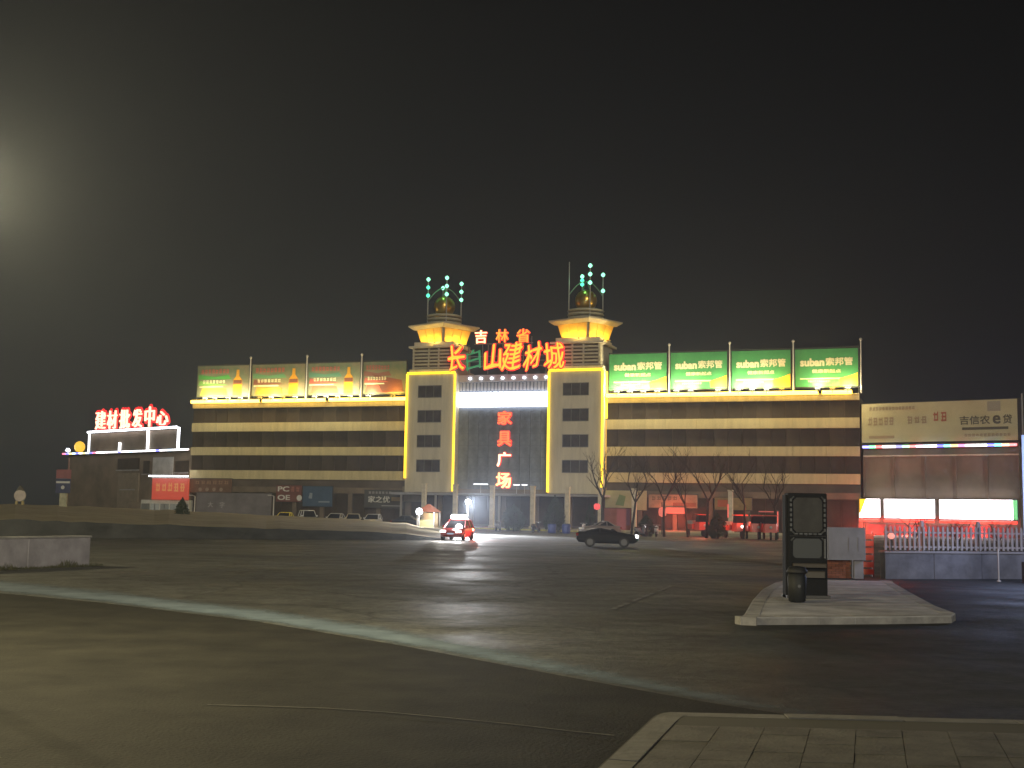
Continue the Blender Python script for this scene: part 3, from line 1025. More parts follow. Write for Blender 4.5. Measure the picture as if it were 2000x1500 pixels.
# ---- floodlights along the parapet, one thing each
FL = ((0, (400, 419, 445, 469)), (1, (507, 529, 552, 576)), (2, (614, 636, 659, 683)), (3, (719, 767)))
FR = ((0, (1204, 1230, 1256, 1283)), (1, (1321, 1349, 1402)), (2, (1442, 1469, 1497, 1527)), (3, (1597, 1626, 1656)))
fl_glass = lightmat('flood_glass', (1.0, .93, .72), 14.0)
fl_yel = lightmat('flood_glass_yellow', (1.0, .62, .06), 4.0)
fl_src = None
for side, grp in (('faded', FL), ('green', FR)):
    for bi, xs in grp:
        for k, x in enumerate(xs):
            s = MALL.s(x, 775, .7)
            yellow = (side == 'faded' and (bi, k) in ((1, 0), (1, 2), (3, 1))) or (side == 'green' and (bi, k) in ((3, 1), (2, 3)))
            lab = '%s floodlight from the left at the foot of the %s %s billboard' % (ordn[k], ordn[bi], side)
            t = thing('floodlight', ('yellow ' if yellow else 'white ') + lab, 'floodlight', MALL.w(s, 17.25, .7), MALL.rz, 'floodlights along the parapet')
            MB().box(-.3, .3, -.12, .1, .38, .62).box(-.34, .34, -.15, -.121, .36, .64).build('housing', darkmetal, t)
            MB().add([(-.3, .104, .40), (.3, .104, .40), (.3, .15, .66), (-.3, .15, .66), (-.3, -.1, .66), (.3, -.1, .66), (-.3, -.1, .622), (.3, -.1, .622)], [(0, 3, 2, 1), (3, 4, 5, 2), (0, 6, 4, 3), (1, 2, 5, 7), (0, 1, 7, 6), (6, 7, 5, 4)]).build('glass', fl_yel if yellow else fl_glass, t)
            MB().tube((0, 0, -.0), (0, 0, .39), .05, n=6).build('bracket', darkmetal, t)
            lamp('flood_beam', t, (0, -.42, 1.0), 380 if yellow else (640 if side == 'green' else 500), (1, .6, .08) if yellow else (1, .88, .50), .18)

# ================================================================== LEFT BUILDING
lb_h = LEFT.h(250, 880)
left_b = thing('low_building', 'dim brown low building on the left under a multicoloured roof edge light', 'building', LEFT.w(0), LEFT.rz)
sL = LEFT.s(128, 885)
hE = LEFT.h(300, 879)
MB().box(sL + .4, -.05, .3, 14, -.1, hE - .3).build('wall', brownwall, left_b)
MB().box(sL, -.05, -.4, 14.2, hE - .3, hE + .05).build('roof_slab', darkwall, left_b)
hues = [(1, 1, 1), (.6, .8, 1), (.2, .2, 1), (1, .9, .9), (1, .2, .3), (1, .85, .3), (.9, 1, 1), (.3, .4, 1), (1, 1, 1), (1, 1, 1)]
hm = [lightmat('led_hue_%d' % i, c, 4.0 if min(c) > .5 else 2.6) for i, c in enumerate(hues)]
nseg = 34
for i in range(nseg):
    a, b = sL + (-.1 - sL) * i / nseg, sL + (-.1 - sL) * (i + 1) / nseg
    k = (4, 2, 5, 1, 2, 0, 5, 1, 2)[i % 9] if i < 10 else ((0, 0, 8, 3, 9, 0, 2, 8, 0, 1)[i % 10])
    MB().tube((a, -.5, hE - .12), (b - .02, -.5, hE - .12), .13, n=6).build('edge_light', hm[k], left_b)
for (xa, xb, ya, yb, nm, mt) in ((228, 270, 895, 917, 'window', glassdark), (278, 290, 900, 925, 'window', glassdark), (340, 366, 900, 922, 'window', glassdark), (235, 262, 932, 955, 'window', glassdark)):
    s0, s1 = LEFT.s(xa, ya), LEFT.s(xb, ya)
    h1, h0 = LEFT.h((xa + xb) / 2, ya), LEFT.h((xa + xb) / 2, yb)
    wn = MB().box(s0, s1, .2, .28, h0, h1).build(nm, mt, left_b)
    MB().box(s0 - .15, s1 + .15, .02, .19, h0 - .2, h0 - .01).build('sill', concrete, wn)
s0, s1 = LEFT.s(297, 905), LEFT.s(336, 905)
MB().box(s0, s1, .12, .29, LEFT.h(316, 932), LEFT.h(316, 893)).build('render_panel', mat('pale_render', (.42, .42, .40), .8, var=.2, vscale=.6), left_b)
s0, s1 = LEFT.s(228, 960), LEFT.s(268, 960)
MB().box(s0, s1, .1, .29, .0, LEFT.h(250, 924)).build('shutter', mat('brown_shutter', (.22, .18, .13), .7, var=.2, vscale=1), left_b)
bl = MB()

# roof sign of the left building: white lit frame with red neon characters on top
off = -.8
frs = thing('neon_frame_sign', 'white lit frame on the low roof topped by six glaring red characters', 'sign', LEFT.w(LEFT.s(170, 872, -off), hE + .05, -off), LEFT.rz)
z0 = hE + .05
sA, sB, sC, sD = (LEFT.s(x, 860, .8) for x in (171, 231, 285.5, 345))
hT = LEFT.h(260, 839, .8) - z0
o_s = sA
MB().tube((0, 0, hT), (sD - o_s, 0, hT), .16, n=6).build('light_bar', white_light, frs)
for sx, top, mt_ in ((sA, hT, white_soft), (sB, 1.3, white_light), (sC, hT, white_light), (sD, hT, white_light)):
    MB().box(sx - o_s - .14, sx - o_s + .14, .19, .45, 0, top - .02).build('light_post', mt_, frs)
MB().box(.3, sD - o_s - .3, .5, .58, .1, hT - .25).build('back_board', brownwall, frs)
boxes = [('建', (187, 803, 206, 838)), ('材', (210, 802, 228, 837)), ('批', (234, 800, 253, 836)), ('发', (259, 799, 277, 834)), ('中', (283, 794, 301, 833)), ('心', (306, 803, 328, 830))]
for ch, (xa, ya, xb, yb) in boxes:
    sa, sb = LEFT.s(xa, 820, .8) - o_s, LEFT.s(xb, 820, .8) - o_s
    ha, hb_ = LEFT.h((xa + xb) / 2, ya, .8) - z0, LEFT.h((xa + xb) / 2, yb, .8) - z0
    hb_ = max(hb_, hT + .2)
    l = glyphs(ch, 'letter', (sa, hb_, sb, ha), -.1, .25, lightmat('neon_white_red', (1, .48, .30), 3.2), frs, 0.0)
    e = .42
    glyphs(ch, 'neon_outline', (sa - e, hb_ - e, sb + e, ha + e), .17, .06, neon_red, l, .12, 10)
# yellow globe and white lamp at the roof corner
p = LEFT.w(LEFT.s(156, 866, -1.2), hE + .05, -1.2)
t = thing('globe_lamp', 'glowing yellow globe lamp on the low roof beside the white frame', 'lamp', p, LEFT.rz)
rg = (LEFT.s(168, 866, -1.2) - LEFT.s(147, 866, -1.2)) / 4.0
MB().lathe([(max(.02, rg * sin(pi * i / 10)), rg * 1.0 - rg * 1.08 * cos(pi * i / 10) + .15) for i in range(11)], 16).build('globe', lightmat('globe_yellow', (1, .58, .05), 1.15), t, True)
MB().lathe([(.4, 0), (.4, .16), (.3, .2)], 12).build('base', darkmetal, t)
p = LEFT.w(LEFT.s(133, 877, .2), hE + .05, .2)
t = thing('roof_spotlight', 'small white spotlight at the far left corner of the low roof', 'spotlight', p, LEFT.rz)
MB().lathe([(.05, .15), (.32, .25), (.36, .5), (.15, .75)], 10).build('bulb', white_light, t, True)
MB().tube((0, 0, 0), (0, 0, .2), .06, n=6).build('stem', darkmetal, t)
lamp('spot_glow', t, (0, -.6, .6), 60, (.9, .95, 1), .2)

# red lightbox shop at the junction of the two buildings
SH = Plane(*LEFT.w(-4, 0, 3).xy, -.35)
s0, s1 = SH.s(297, 950), SH.s(368, 950)
h0, h1 = SH.h(330, 976), SH.h(330, 934)
t = thing('red_shop_sign', 'glowing orange red lightbox sign above a small white shop front', 'sign', SH.w(s0, h0, 0), SH.rz)
pn = MB().box(0, s1 - s0, 0, .25, 0, h1 - h0).build('panel', red_box, t)
strokes('lettering', .5, (h1 - h0) * .35, s1 - s0 - .5, (h1 - h0) * .8, 5, -.04, lightmat('sign_amber', (.9, .35, .1), .5), pn, rnd)
MB().box(-.1, s1 - s0 + .1, -.05, .3, h1 - h0 + .005, h1 - h0 + .12).build('frame', steel, t)
MB().tube((-.3, -.5, h1 - h0 + .3), (s1 - s0 + .2, -.5, h1 - h0 + .3), .1, n=6).build('tube_light', white_light, t)
for k in (0, 1):
    lamp('sign_light', t, ((s1 - s0) * (.3 + .45 * k), -.8, h1 - h0 + .5), 60, (1, .95, .85), .2)
sa, sb = SH.s(272, 985), SH.s(366, 985)
t = thing('shop_front', 'small pale shop front with glazed doors under the red lightbox', 'shop', SH.w(sa, 0, -.3), SH.rz)
MB().box(0, sb - sa, .1, 4, 0, h0 - .05).build('wall', mat('shop_white', (.5, .5, .45), .8, var=.2, vscale=1), t)
for k in range(5):
    w = (sb - sa) / 5
    dr = MB().box(k * w + .12, (k + 1) * w - .12, .02, .095, .1, h0 - .6).build('door', lightmat('shop_glass_%d' % k, (.5, .5, .4), (.05, .22, .12, .2, .06)[k]), t)
    MB().box(k * w + w * .5 - .05, k * w + w * .5 + .05, -.02, .019, .11, h0 - .62).build('mullion', frame_m, dr)
MB().box(-2.4, -.02, .3, 4, 0, h0 * .85).build('side_wall', brownwall, t)

# ================================================================== RIGHT BUILDING
rb = thing('annex_building', 'plain brown annex on the right carrying lit shop panels and a roof board', 'building', RIGHT.w(0), RIGHT.rz)
sR = RIGHT.s(1989, 870)
hS = RIGHT.h(1840, 871)
MB().box(.2, sR, .3, 16, -.1, hS + .2).build('wall', mat('annex_wall', (.20, .165, .125), .85, var=.3, vscale=.15), rb)
MB().box(.15, sR + .1, -.1, 16.2, hS - .15, hS + .3).build('coping', darkwall, rb)
hl = RIGHT.h(1840, 889)
MB().box(.2, sR, .18, .29, hl - .08, hl + .08).build('string_course', stone, rb)
for i in range(6):
    x = .2 + (sR - .2) * i / 5
    MB().box(max(.2, x - .2), min(sR, x + .2), .14, .29, 0, hl - .1).build('pilaster', brownwall, rb)
hues2 = [(.3, .3, 1), (.2, 1, .5), (1, .15, .15), (1, 1, 1), (1, 1, 1), (.2, .2, 1), (.3, 1, .4), (1, .2, .2), (1, .6, .8), (.7, .9, 1), (1, 1, 1), (.15, .15, 1), (.2, .9, .6), (1, .5, .2), (1, .2, .5), (1, .8, .9), (1, 1, 1), (.9, 1, 1), (.2, .2, 1), (.2, .9, .8), (1, .5, .3), (1, .2, .2)]
for i, c in enumerate(hues2):
    a, b = .3 + (sR - .4) * i / len(hues2), .3 + (sR - .4) * (i + 1) / len(hues2)
    MB().tube((a, -.25, hS), (b - .02, -.25, hS), .15, n=6).build('edge_light', lightmat('rgb_%d' % i, c, 3.6), rb)
# lit shop panels
hp0, hp1 = RIGHT.h(1840, 1013), RIGHT.h(1840, 976)
pan_w = lightmat('panel_white', (1, .90, .91), 9.0)
pan_y = lightmat('panel_yellow', (1, .62, .02), 1.6)
pan_g = lightmat('panel_green', (.25, .9, .35), .9)
for i, (xa, xb, who) in enumerate(((1679, 1717, 'small square white glaring shop panel with a yellow corner, left of the three'), (1727, 1824, 'middle white glaring shop panel behind the bare twigs'), (1835, 1986, 'longest white glaring shop panel with a green right end'))):
    s0, s1 = RIGHT.s(xa, 995, .5), RIGHT.s(xb, 995, .5)
    t = thing('lit_shop_panel', who, 'sign', RIGHT.w(s0, hp0, .5), RIGHT.rz, 'lit panels on the annex')
    W, H = s1 - s0, hp1 - hp0
    a = .28 * W if i == 0 else 0
    b = W - (.05 * W if i == 2 else 0)
    if i == 0:
        MB().prism([(0, .25 * H), (.05 * W, .25 * H), (.32 * W, H), (0, H)], 0, .3).build('yellow_corner', pan_y, t)
        MB().prism([(0, 0), (W, 0), (W, H), (.325 * W, H), (.055 * W, .24 * H), (0, .24 * H)], 0, .3).build('face', pan_w, t)
    else:
        MB().box(0, b, 0, .3, 0, H).build('face', pan_w, t)
        if i == 2:
            MB().box(b + .005, W, 0, .3, 0, H).build('green_end', pan_g, t)
    MB().box(-.08, W + .08, .301, .5, -.08, H + .08).build('casing', darkmetal, t)
    MB().tube((0, .0, -.32), (W, .0, -.32), .17, n=6).build('red_tube', glow_red, t)
    lamp('red_glow', t, (W / 2, -1.0, -1.9), 900 + 60 * W, (1, .07, .05), .3)
# red lit shop fronts under the panels
for i in range(7):
    s0 = .8 + (sR - 1.2) * i / 7
    s1 = .8 + (sR - 1.2) * (i + 1) / 7 - .35
    MB().box(s0, s1, .05, .28, .1, hp0 - .8).build('shop_window', lightmat('annex_glass_%d' % i, (.8, .08, .06), (.16, .1, .22, .12, .2, .1, .16)[i]), rb)

# roof board
hb0, hb1 = RIGHT.h(1840, 862), RIGHT.h(1840, 784)
s0, s1 = RIGHT.s(1683, 825), RIGHT.s(1987, 820)
t = thing('roof_board', 'wide cream hoarding with dark characters above the coloured light line', 'billboard', RIGHT.w(s0, hb0, 0), RIGHT.rz)
W, H = s1 - s0, hb1 - hb0
bd_m = mat('hoarding_cream', (.46, .41, .25), .7, col2=(.58, .53, .33), vscale=.2)
ink = mat('ink', (.11, .10, .07), .7)
ink_faint = mat('ink_faint', (.36, .27, .18), .7)
ink_red = mat('ink_red', (.42, .14, .08), .7)
pn = MB().box(0, W, 0, .12, 0, H).build('panel', bd_m, t)
glyphs('吉信农', 'lettering', (.645 * W, .40 * H, .835 * W, .62 * H), -.03, .02, ink, pn, .02)
glyphs('e', 'lettering', (.850 * W, .40 * H, .900 * W, .62 * H), -.03, .02, ink, pn, .03)
glyphs('贷', 'lettering', (.912 * W, .40 * H, .968 * W, .63 * H), -.03, .02, ink, pn, .02)
MB().box(.66 * W, .945 * W, -.028, -.003, .27 * H, .335 * H).build('printed_bar', ink, pn)
strokes('small_print', .67 * W, .1 * H, .96 * W, .18 * H, 12, -.03, ink_faint, pn, rnd)
strokes('lettering', .05 * W, .82 * H, .36 * W, .92 * H, 14, -.03, ink_faint, pn, rnd)
strokes('lettering', .04 * W, .42 * H, .22 * W, .66 * H, 5, -.03, ink_faint, pn, rnd)
strokes('lettering', .30 * W, .45 * H, .44 * W, .66 * H, 3, -.03, ink_faint, pn, rnd)
strokes('lettering', .47 * W, .48 * H, .57 * W, .76 * H, 2, -.03, ink_red, pn, rnd)
MB().box(.05 * W, .22 * W, -.028, -.003, .10 * H, .17 * H).build('printed_bar', ink_faint, pn)
MB().box(.82 * W, .9 * W, -.02, -.003, .72 * H, .96 * H).build('patch', mat('patch', (.36, .33, .26), .7), pn)
MB().box(-.08, W + .4, .13, .4, -.1, H + .12).build('frame', darkmetal, t)
MB().tube((W + .5, .2, -.5), (W + .5, .2, H + .6), .09, n=6).build('post', steel, t)
for x in (1740, 1830, 1920):
    pass

# ================================================================== CAR BUILDER
def car(name, label, col, loc, rz, L=4.3, Wd=1.76, H=1.5, kind='sedan', head=0.0, tail=0.0, bar=False, rough=.3):
    t = thing(name, label, 'van' if kind == 'van' else 'car', loc, rz)
    paint = mat('paint_' + name + str(len(MATS)), col, rough, .1, var=.08, vscale=1)
    hl = L / 2
    zb, zm = .22, .55
    belt = .92 if kind != 'van' else 1.05
    hood = .90 if kind != 'van' else 1.0
    st = [(-hl, .45, .62, .80, .74), (-hl + .12, .30, .60, .90, .90), (-hl + .8, zb, zm, belt, 1.0), (0, zb, zm, belt, 1.0), (hl - 1.2, zb, zm, hood, 1.0), (hl - .25, zb + .03, zm, hood - .14, .93), (hl, .40, .58, hood - .28, .78)]
    rings = []
    w = Wd / 2
    for x, b_, m_, tp, k in st:
        rings.append([(x, -w * k * .9, b_), (x, -w * k, m_ - .12), (x, -w * k, m_ + .1), (x, -w * k * .92, tp), (x, w * k * .92, tp), (x, w * k, m_ + .1), (x, w * k, m_ - .12), (x, w * k * .9, b_)])
    MB().loft(rings).build('body', paint, t, True)
    if kind == 'van':
        xr0, xr1, xr2, xr3 = -hl + .12, -hl + .3, hl - 1.35, hl - .7
    elif kind == 'hatch':
        xr0, xr1, xr2, xr3 = -hl + .12, -hl + .55, hl - 2.1, hl - 1.15
    else:
        xr0, xr1, xr2, xr3 = -hl + .55, -hl + 1.2, hl - 2.1, hl - 1.25
    wb, wt = w * .90, w * .70
    zt = H
    b0 = belt - .03
    MB().loft([[(xr0, -wb, b0), (xr3, -wb, b0), (xr3, wb, b0), (xr0, wb, b0)], [(xr1, -wt, zt - .05), (xr2, -wt, zt - .05), (xr2, wt, zt - .05), (xr1, wt, zt - .05)]]).build('windows', glassdark_car, t)
    MB().loft([[(xr1 - .06, -wt - .03, zt - .08), (xr2 + .06, -wt - .03, zt - .08), (xr2 + .06, wt + .03, zt - .08), (xr1 - .06, wt + .03, zt - .08)], [(xr1 + .05, -wt * .9, zt), (xr2 - .05, -wt * .9, zt), (xr2 - .05, wt * .9, zt), (xr1 + .05, wt * .9, zt)]]).build('roof', paint, t, True)
    for sgn in (-1, 1):
        xm = (xr1 + xr2) / 2
        for xa, xb in ((xr0, xr1), (xm, xm), (xr3, xr2)):
            MB().tube((xa, sgn * (wb + .01), b0), (xb, sgn * (wt + .01), zt - .06), .045, n=5).build('pillar', paint, t)
    hlm = white_light if head > 1 else (lightmat('hl%d' % len(MATS), (1, .93, .8), head) if head else mat('lens%d' % len(MATS), (.6, .6, .6), .15))
    tlm = lightmat('tl%d' % len(MATS), (1, .04, .02), tail) if tail else mat('tlens%d' % len(MATS), (.25, .01, .01), .2)
    for sgn in (-1, 1):
        y = sgn * w * .66
        MB().cbox(hl - .16, hl + .015, y - .2, y + .2, hood - .32, hood - .16, .03).build('headlight', hlm, t)
        MB().cbox(-hl - .02, -hl + .14, y - .2, y + .2, .66, .84, .03).build('taillight', tlm, t)
        for xw in (-hl + .82, hl - .85):
            yy = sgn * (w - .1)
            tr = MB().tube((xw, yy - .1, .31), (xw, yy + .1, .31), .31, n=14).build('wheel', tyre_m, t)
            MB().tube((xw, yy + sgn * .1, .31), (xw, yy + sgn * .112, .31), .2, n=10).build('rim', rim_m, tr)
        MB().cbox(xr3 - .35, xr3 - .2, sgn * (w + .02) - .1, sgn * (w + .02) + .1, belt + .02, belt + .16, .03).build('mirror', paint, t)
    MB().box(hl - .02, hl + .012, -.42, .42, .52, hood - .34).build('grille', darkmetal, t)
    MB().box(hl + .013, hl + .03, -.24, .24, .44, .54).build('plate', lightmat('plate%d' % len(MATS), (.6, .75, 1), .5) if head else steel, t)
    if bar:
        b_ = MB().cbox(xr2 - .55, xr2 - .2, -wt, wt, zt + .01, zt + .34, .08).build('light_bar', white_light, t)
    return t


glassdark_car = mat('car_glass', (.02, .02, .022), .08)

# ------------------------------------------------ moving cars
p0, p1 = G(854, 1055.5), G(918, 1056)
pc = (p0 + p1) / 2
red = car('red_car', 'red car with blazing white lamps driving out of the forecourt', (.36, .025, .02), pc + Vector((.15, 2.0, 0)), radians(-102), L=4.1, H=1.55, kind='hatch', head=6, tail=1.5, bar=True)
red.scale = (.93, .93, .93)
lamp('roof_glare', red, (.3, 0, 2.1), 420, (.95, .97, 1), .25)
for sgn in (-1, 1):
    lamp('headlamp_beam', red, (2.2, sgn * .58, .7), 900, (1, .95, .85), .06, 'SPOT', (9, sgn * .7, 0), 55, .8)
lamp('tail_glow', red, (-2.5, .75, .8), 200, (1, .08, .04), .08)
lamp('side_glow', red, (.2, 1.6, .5), 120, (1, .15, .08), .1)
p = G(1188, 1069)
dk = car('dark_saloon', 'low dark saloon crossing the plaza with one bright headlamp', (.010, .010, .011), (p.x, p.y + .9, 0), radians(-4), L=3.7, H=1.12, head=6, rough=.75)
lamp('headlamp_beam', dk, (1.95, -.5, .62), 500, (1, .95, .85), .06, 'SPOT', (8, -.6, 0), 50, .8)
# parked cars half hidden behind the verge
for nm, lab, c, x, y, Y, rz, kd, H, L in (
    ('yellow_car', 'small yellow car parked behind the verge beside a thin lamp post', (.75, .62, .02), 555, 1003, 152, -95, 'hatch', 1.5, 3.6),
    ('white_van', 'white van parked behind the verge below the blue poster', (.7, .7, .68), 601, 1005, 150, -70, 'van', 1.8, 4.2),
    ('silver_car', 'silver car parked below the plain dark wall', (.45, .44, .42), 655, 1008, 147, -100, 'sedan', 1.5, 4.2),
    ('beige_car', 'pale beige car parked second from the white van', (.42, .36, .24), 690, 1012, 143, -85, 'sedan', 1.5, 4.3),
    ('grey_car', 'pale grey car parked under the dark sign with white characters', (.5, .5, .5), 728, 1012, 143, -95, 'hatch', 1.5, 4.0),
    ('black_car', 'black car parked left of the orange roofed kiosk', (.02, .02, .022), 802, 1022, 138, -15, 'sedan', 1.4, 4.2),
    ('brown_car', 'low grey brown car parked beside the red hoarding', (.20, .17, .14), 1172, 1034, 112, -170, 'sedan', 1.35, 3.6)):
    q = at(x, y, Y)
    car(nm, lab, c, (q.x, Y, 0), radians(rz), H=H, kind=kd, L=L)

# ================================================================== STREET LEVEL SIGNS ON THE MALL
def wall_sign(name, label, xa, xb, ya, yb, mt, off=.45, plane=MALL):
    s0, s1 = plane.s(xa, ya, off), plane.s(xb, ya, off)
    h1, h0 = plane.h((xa + xb) / 2, ya, off), plane.h((xa + xb) / 2, yb, off)
    t = thing(name, label, 'sign', plane.w(s0, h0, off), plane.rz)
    pn = MB().box(0, s1 - s0, 0, .14, 0, h1 - h0).build('panel', mt, t)
    MB().box(-.08, s1 - s0 + .08, .142, .22, -.08, h1 - h0 + .08).build('frame', darkmetal, t)
    return t, pn, s1 - s0, h1 - h0


sw = mat('sign_white', (.62, .62, .58), .6)
_, pn, W, H = wall_sign('brown_sign', 'long brown sign board beside the red lightbox, over a row of round marks', 372, 452, 935, 962, mat('sign_brown', (.16, .085, .055), .7, var=.3, vscale=.8))
strokes('lettering', .1 * W, .58 * H, .95 * W, .88 * H, 6, -.03, mat('sign_tan', (.30, .18, .12), .7), pn, rnd)
for k in range(4):
    MB().tube((W * (.25 + .17 * k), -.02, H * .22), (W * (.25 + .17 * k), -.001, H * .22), .28, n=12).build('round_mark', mat('mark%d' % k, (.30, .22, .17), .7), pn)
_, pn, W, H = wall_sign('grey_hoarding', 'wide blank grey hoarding with two faint white characters', 384, 530, 963, 1012, mat('hoarding_grey', (.165, .15, .155), .8, var=.25, vscale=.4), off=.9)
glyphs('大', 'lettering', (.16 * W, .42 * H, .23 * W, .64 * H), -.03, .02, mat('faint_white', (.36, .34, .35), .7), pn, .02)
glyphs('字', 'lettering', (.32 * W, .40 * H, .385 * W, .64 * H), -.03, .02, MATS['faint_white'], pn, .02)
_, pn, W, H = wall_sign('red_letter_sign', 'dark red sign with two rows of pale letters', 540, 589, 948, 980, mat('sign_maroon', (.16, .055, .045), .7, var=.2, vscale=.8))
glyphs('PC', 'lettering', (.06 * W, .62 * H, .52 * W, .94 * H), -.03, .02, sw, pn, .03)
glyphs('OE', 'lettering', (.06 * W, .10 * H, .56 * W, .42 * H), -.03, .02, sw, pn, .03)
strokes('lettering', .56 * W, .60 * H, .95 * W, .94 * H, 2, -.03, mat('faded_red', (.35, .14, .11), .7), pn, rnd)
MB().lathe([(.1, -.02), (.42, -.02), (.42, .02), (.1, .02)], 12).build('printed_mark', sw, pn).matrix_local = Matrix.Translation((.93 * W, -.03, .24 * H)) @ Matrix.Rotation(pi / 2, 4, 'X')
_, pn, W, H = wall_sign('blue_poster', 'square dark blue poster right of the red letter sign', 592, 649, 950, 989, mat('poster_blue', (.035, .07, .13), .6, col2=(.06, .11, .18), vscale=.5))
MB().prism([(.2 * W, .4 * H), (.32 * W, .38 * H), (.33 * W, .66 * H), (.24 * W, .68 * H)], -.02, -.002).build('printed_shape', mat('pale_blue', (.25, .3, .36), .7), pn)
MB().box(.55 * W, .92 * W, -.02, -.002, .2 * H, .26 * H).build('printed_line', MATS['pale_blue'], pn)
_, pn, W, H = wall_sign('dark_character_sign', 'dark sign with white characters under the left tower', 712, 788, 958, 992, mat('sign_dark', (.065, .065, .062), .7))
glyphs('家之优', 'lettering', (.10 * W, .30 * H, .66 * W, .68 * H), -.03, .02, sw, pn, .02)
strokes('small_print', .1 * W, .80 * H, .7 * W, .95 * H, 7, -.03, mat('grey_print', (.34, .33, .32), .7), pn, rnd)
MB().box(.45 * W, .95 * W, -.02, -.002, .1 * H, .15 * H).build('printed_line', MATS['grey_print'], pn)
MB().box(.70 * W, .98 * W, -.022, -.002, .40 * H, .62 * H).build('printed_patch', mat('tan_print', (.30, .23, .12), .7), pn)
_, pn, W, H = wall_sign('cream_sign', 'small cream sign row right of the dark character sign', 786, 826, 950, 980, mat('sign_cream', (.20, .17, .12), .8, var=.2, vscale=1))
strokes('lettering', .1 * W, .45 * H, .9 * W, .85 * H, 3, -.03, mat('cream_print', (.42, .38, .28), .7), pn, rnd)
_, pn, W, H = wall_sign('green_poster', 'pale yellow green poster behind the bare trees', 1182, 1263, 958, 996, mat('poster_green', (.33, .33, .19), .7, col2=(.42, .41, .25), vscale=.8), off=.6)
MB().prism([(.25 * W, .25 * H), (.45 * W, .2 * H), (.5 * W, .7 * H), (.35 * W, .8 * H)], -.02, -.002).build('printed_shape', mat('dull_green', (.16, .24, .1), .7), pn)
_, pn, W, H = wall_sign('tan_sign', 'tan sign with worn print left of the red shop light', 1267, 1362, 966, 992, mat('sign_tan2', (.30, .23, .15), .7, var=.25, vscale=1), off=.6)
strokes('lettering', .05 * W, .55 * H, .6 * W, .9 * H, 5, -.03, ink, pn, rnd)
MB().box(.5 * W, .97 * W, -.02, -.002, .1 * H, .4 * H).build('printed_patch', mat('brown_print', (.2, .1, .06), .7), pn)
_, pn, W, H = wall_sign('orange_sign', 'dim orange and green sign above the dark doorway', 1396, 1468, 972, 996, mat('sign_olive', (.21, .17, .075), .7, var=.3, vscale=1.2), off=.6)
MB().box(.08 * W, .36 * W, -.02, -.002, .25 * H, .8 * H).build('printed_patch', mat('rust_print', (.34, .1, .05), .7), pn)
t, pn, W, H = wall_sign('red_hoarding', 'tall red brown hoarding behind the bare trunks', 1180, 1232, 993, 1040, mat('hoarding_red', (.26, .085, .065), .75, var=.25, vscale=.7), off=6)
MB().box(.48 * W, .82 * W, -.02, -.002, .12 * H, .95 * H).build('printed_patch', lightmat('poster_pink', (.6, .1, .09), .22), pn)
MB().box(.84 * W, .97 * W, -.02, -.002, .3 * H, .98 * H).build('printed_patch', mat('mauve', (.26, .12, .2), .7), pn)

# ------------------------------------------------ red shop lights and cargo tricycles under the right wing
s0, s1 = MALL.s(1301, 998, 1), MALL.s(1338, 998, 1)
t = thing('red_awning_light', 'glowing red orange shop awning light behind the bare trees', 'sign', MALL.w(s0, MALL.h(1320, 1003, 1), 1), MALL.rz)
MB().loft([[(0, 0, 0), (s1 - s0, 0, 0), (s1 - s0, .5, 0), (0, .5, 0)], [(0, .1, .75), (s1 - s0, .1, .75), (s1 - s0, .5, .75), (0, .5, .75)]]).build('lightbox', lightmat('awning_red', (1, .12, .07), 1.0), t)
MB().box(-.05, s1 - s0 + .05, .502, .6, -.1, .85).build('casing', darkmetal, t)
lamp('awning_glow', t, ((s1 - s0) / 2, -1.5, -.6), 700, (1, .12, .06), .3)
p = at(1166, 990, 128)
t = thing('red_lamp', 'small red lamp on a pole among the evergreen shrubs', 'lamp', (p.x, 128, 0), 0)
MB().lathe([(.08, -.3), (.3, -.2), (.34, .15), (.2, .34)], 10).build('shade', lightmat('lamp_red', (1, .1, .1), 1.1), t, True).location.z = p.z
MB().tube((0, 0, 0), (0, 0, p.z - .3), .05, n=6).build('pole', darkmetal, t)
p = at(1294, 1000, 125)
t = thing('red_lantern', 'small red lantern hung left of the glowing awning', 'lantern', (p.x, 125, 0), 0)
MB().lathe([(.1, -.5), (.36, -.35), (.42, 0), (.36, .35), (.1, .5)], 10).build('shade', lightmat('lantern_red', (1, .2, .13), .75), t, True).location.z = p.z
MB().tube((0, .5, 0), (0, .5, p.z + 1.0), .05, n=6).build('pole', darkmetal, t)
MB().tube((0, .5, p.z + .9), (0, 0, p.z + .5), .03, n=5).build('hook', darkmetal, t)


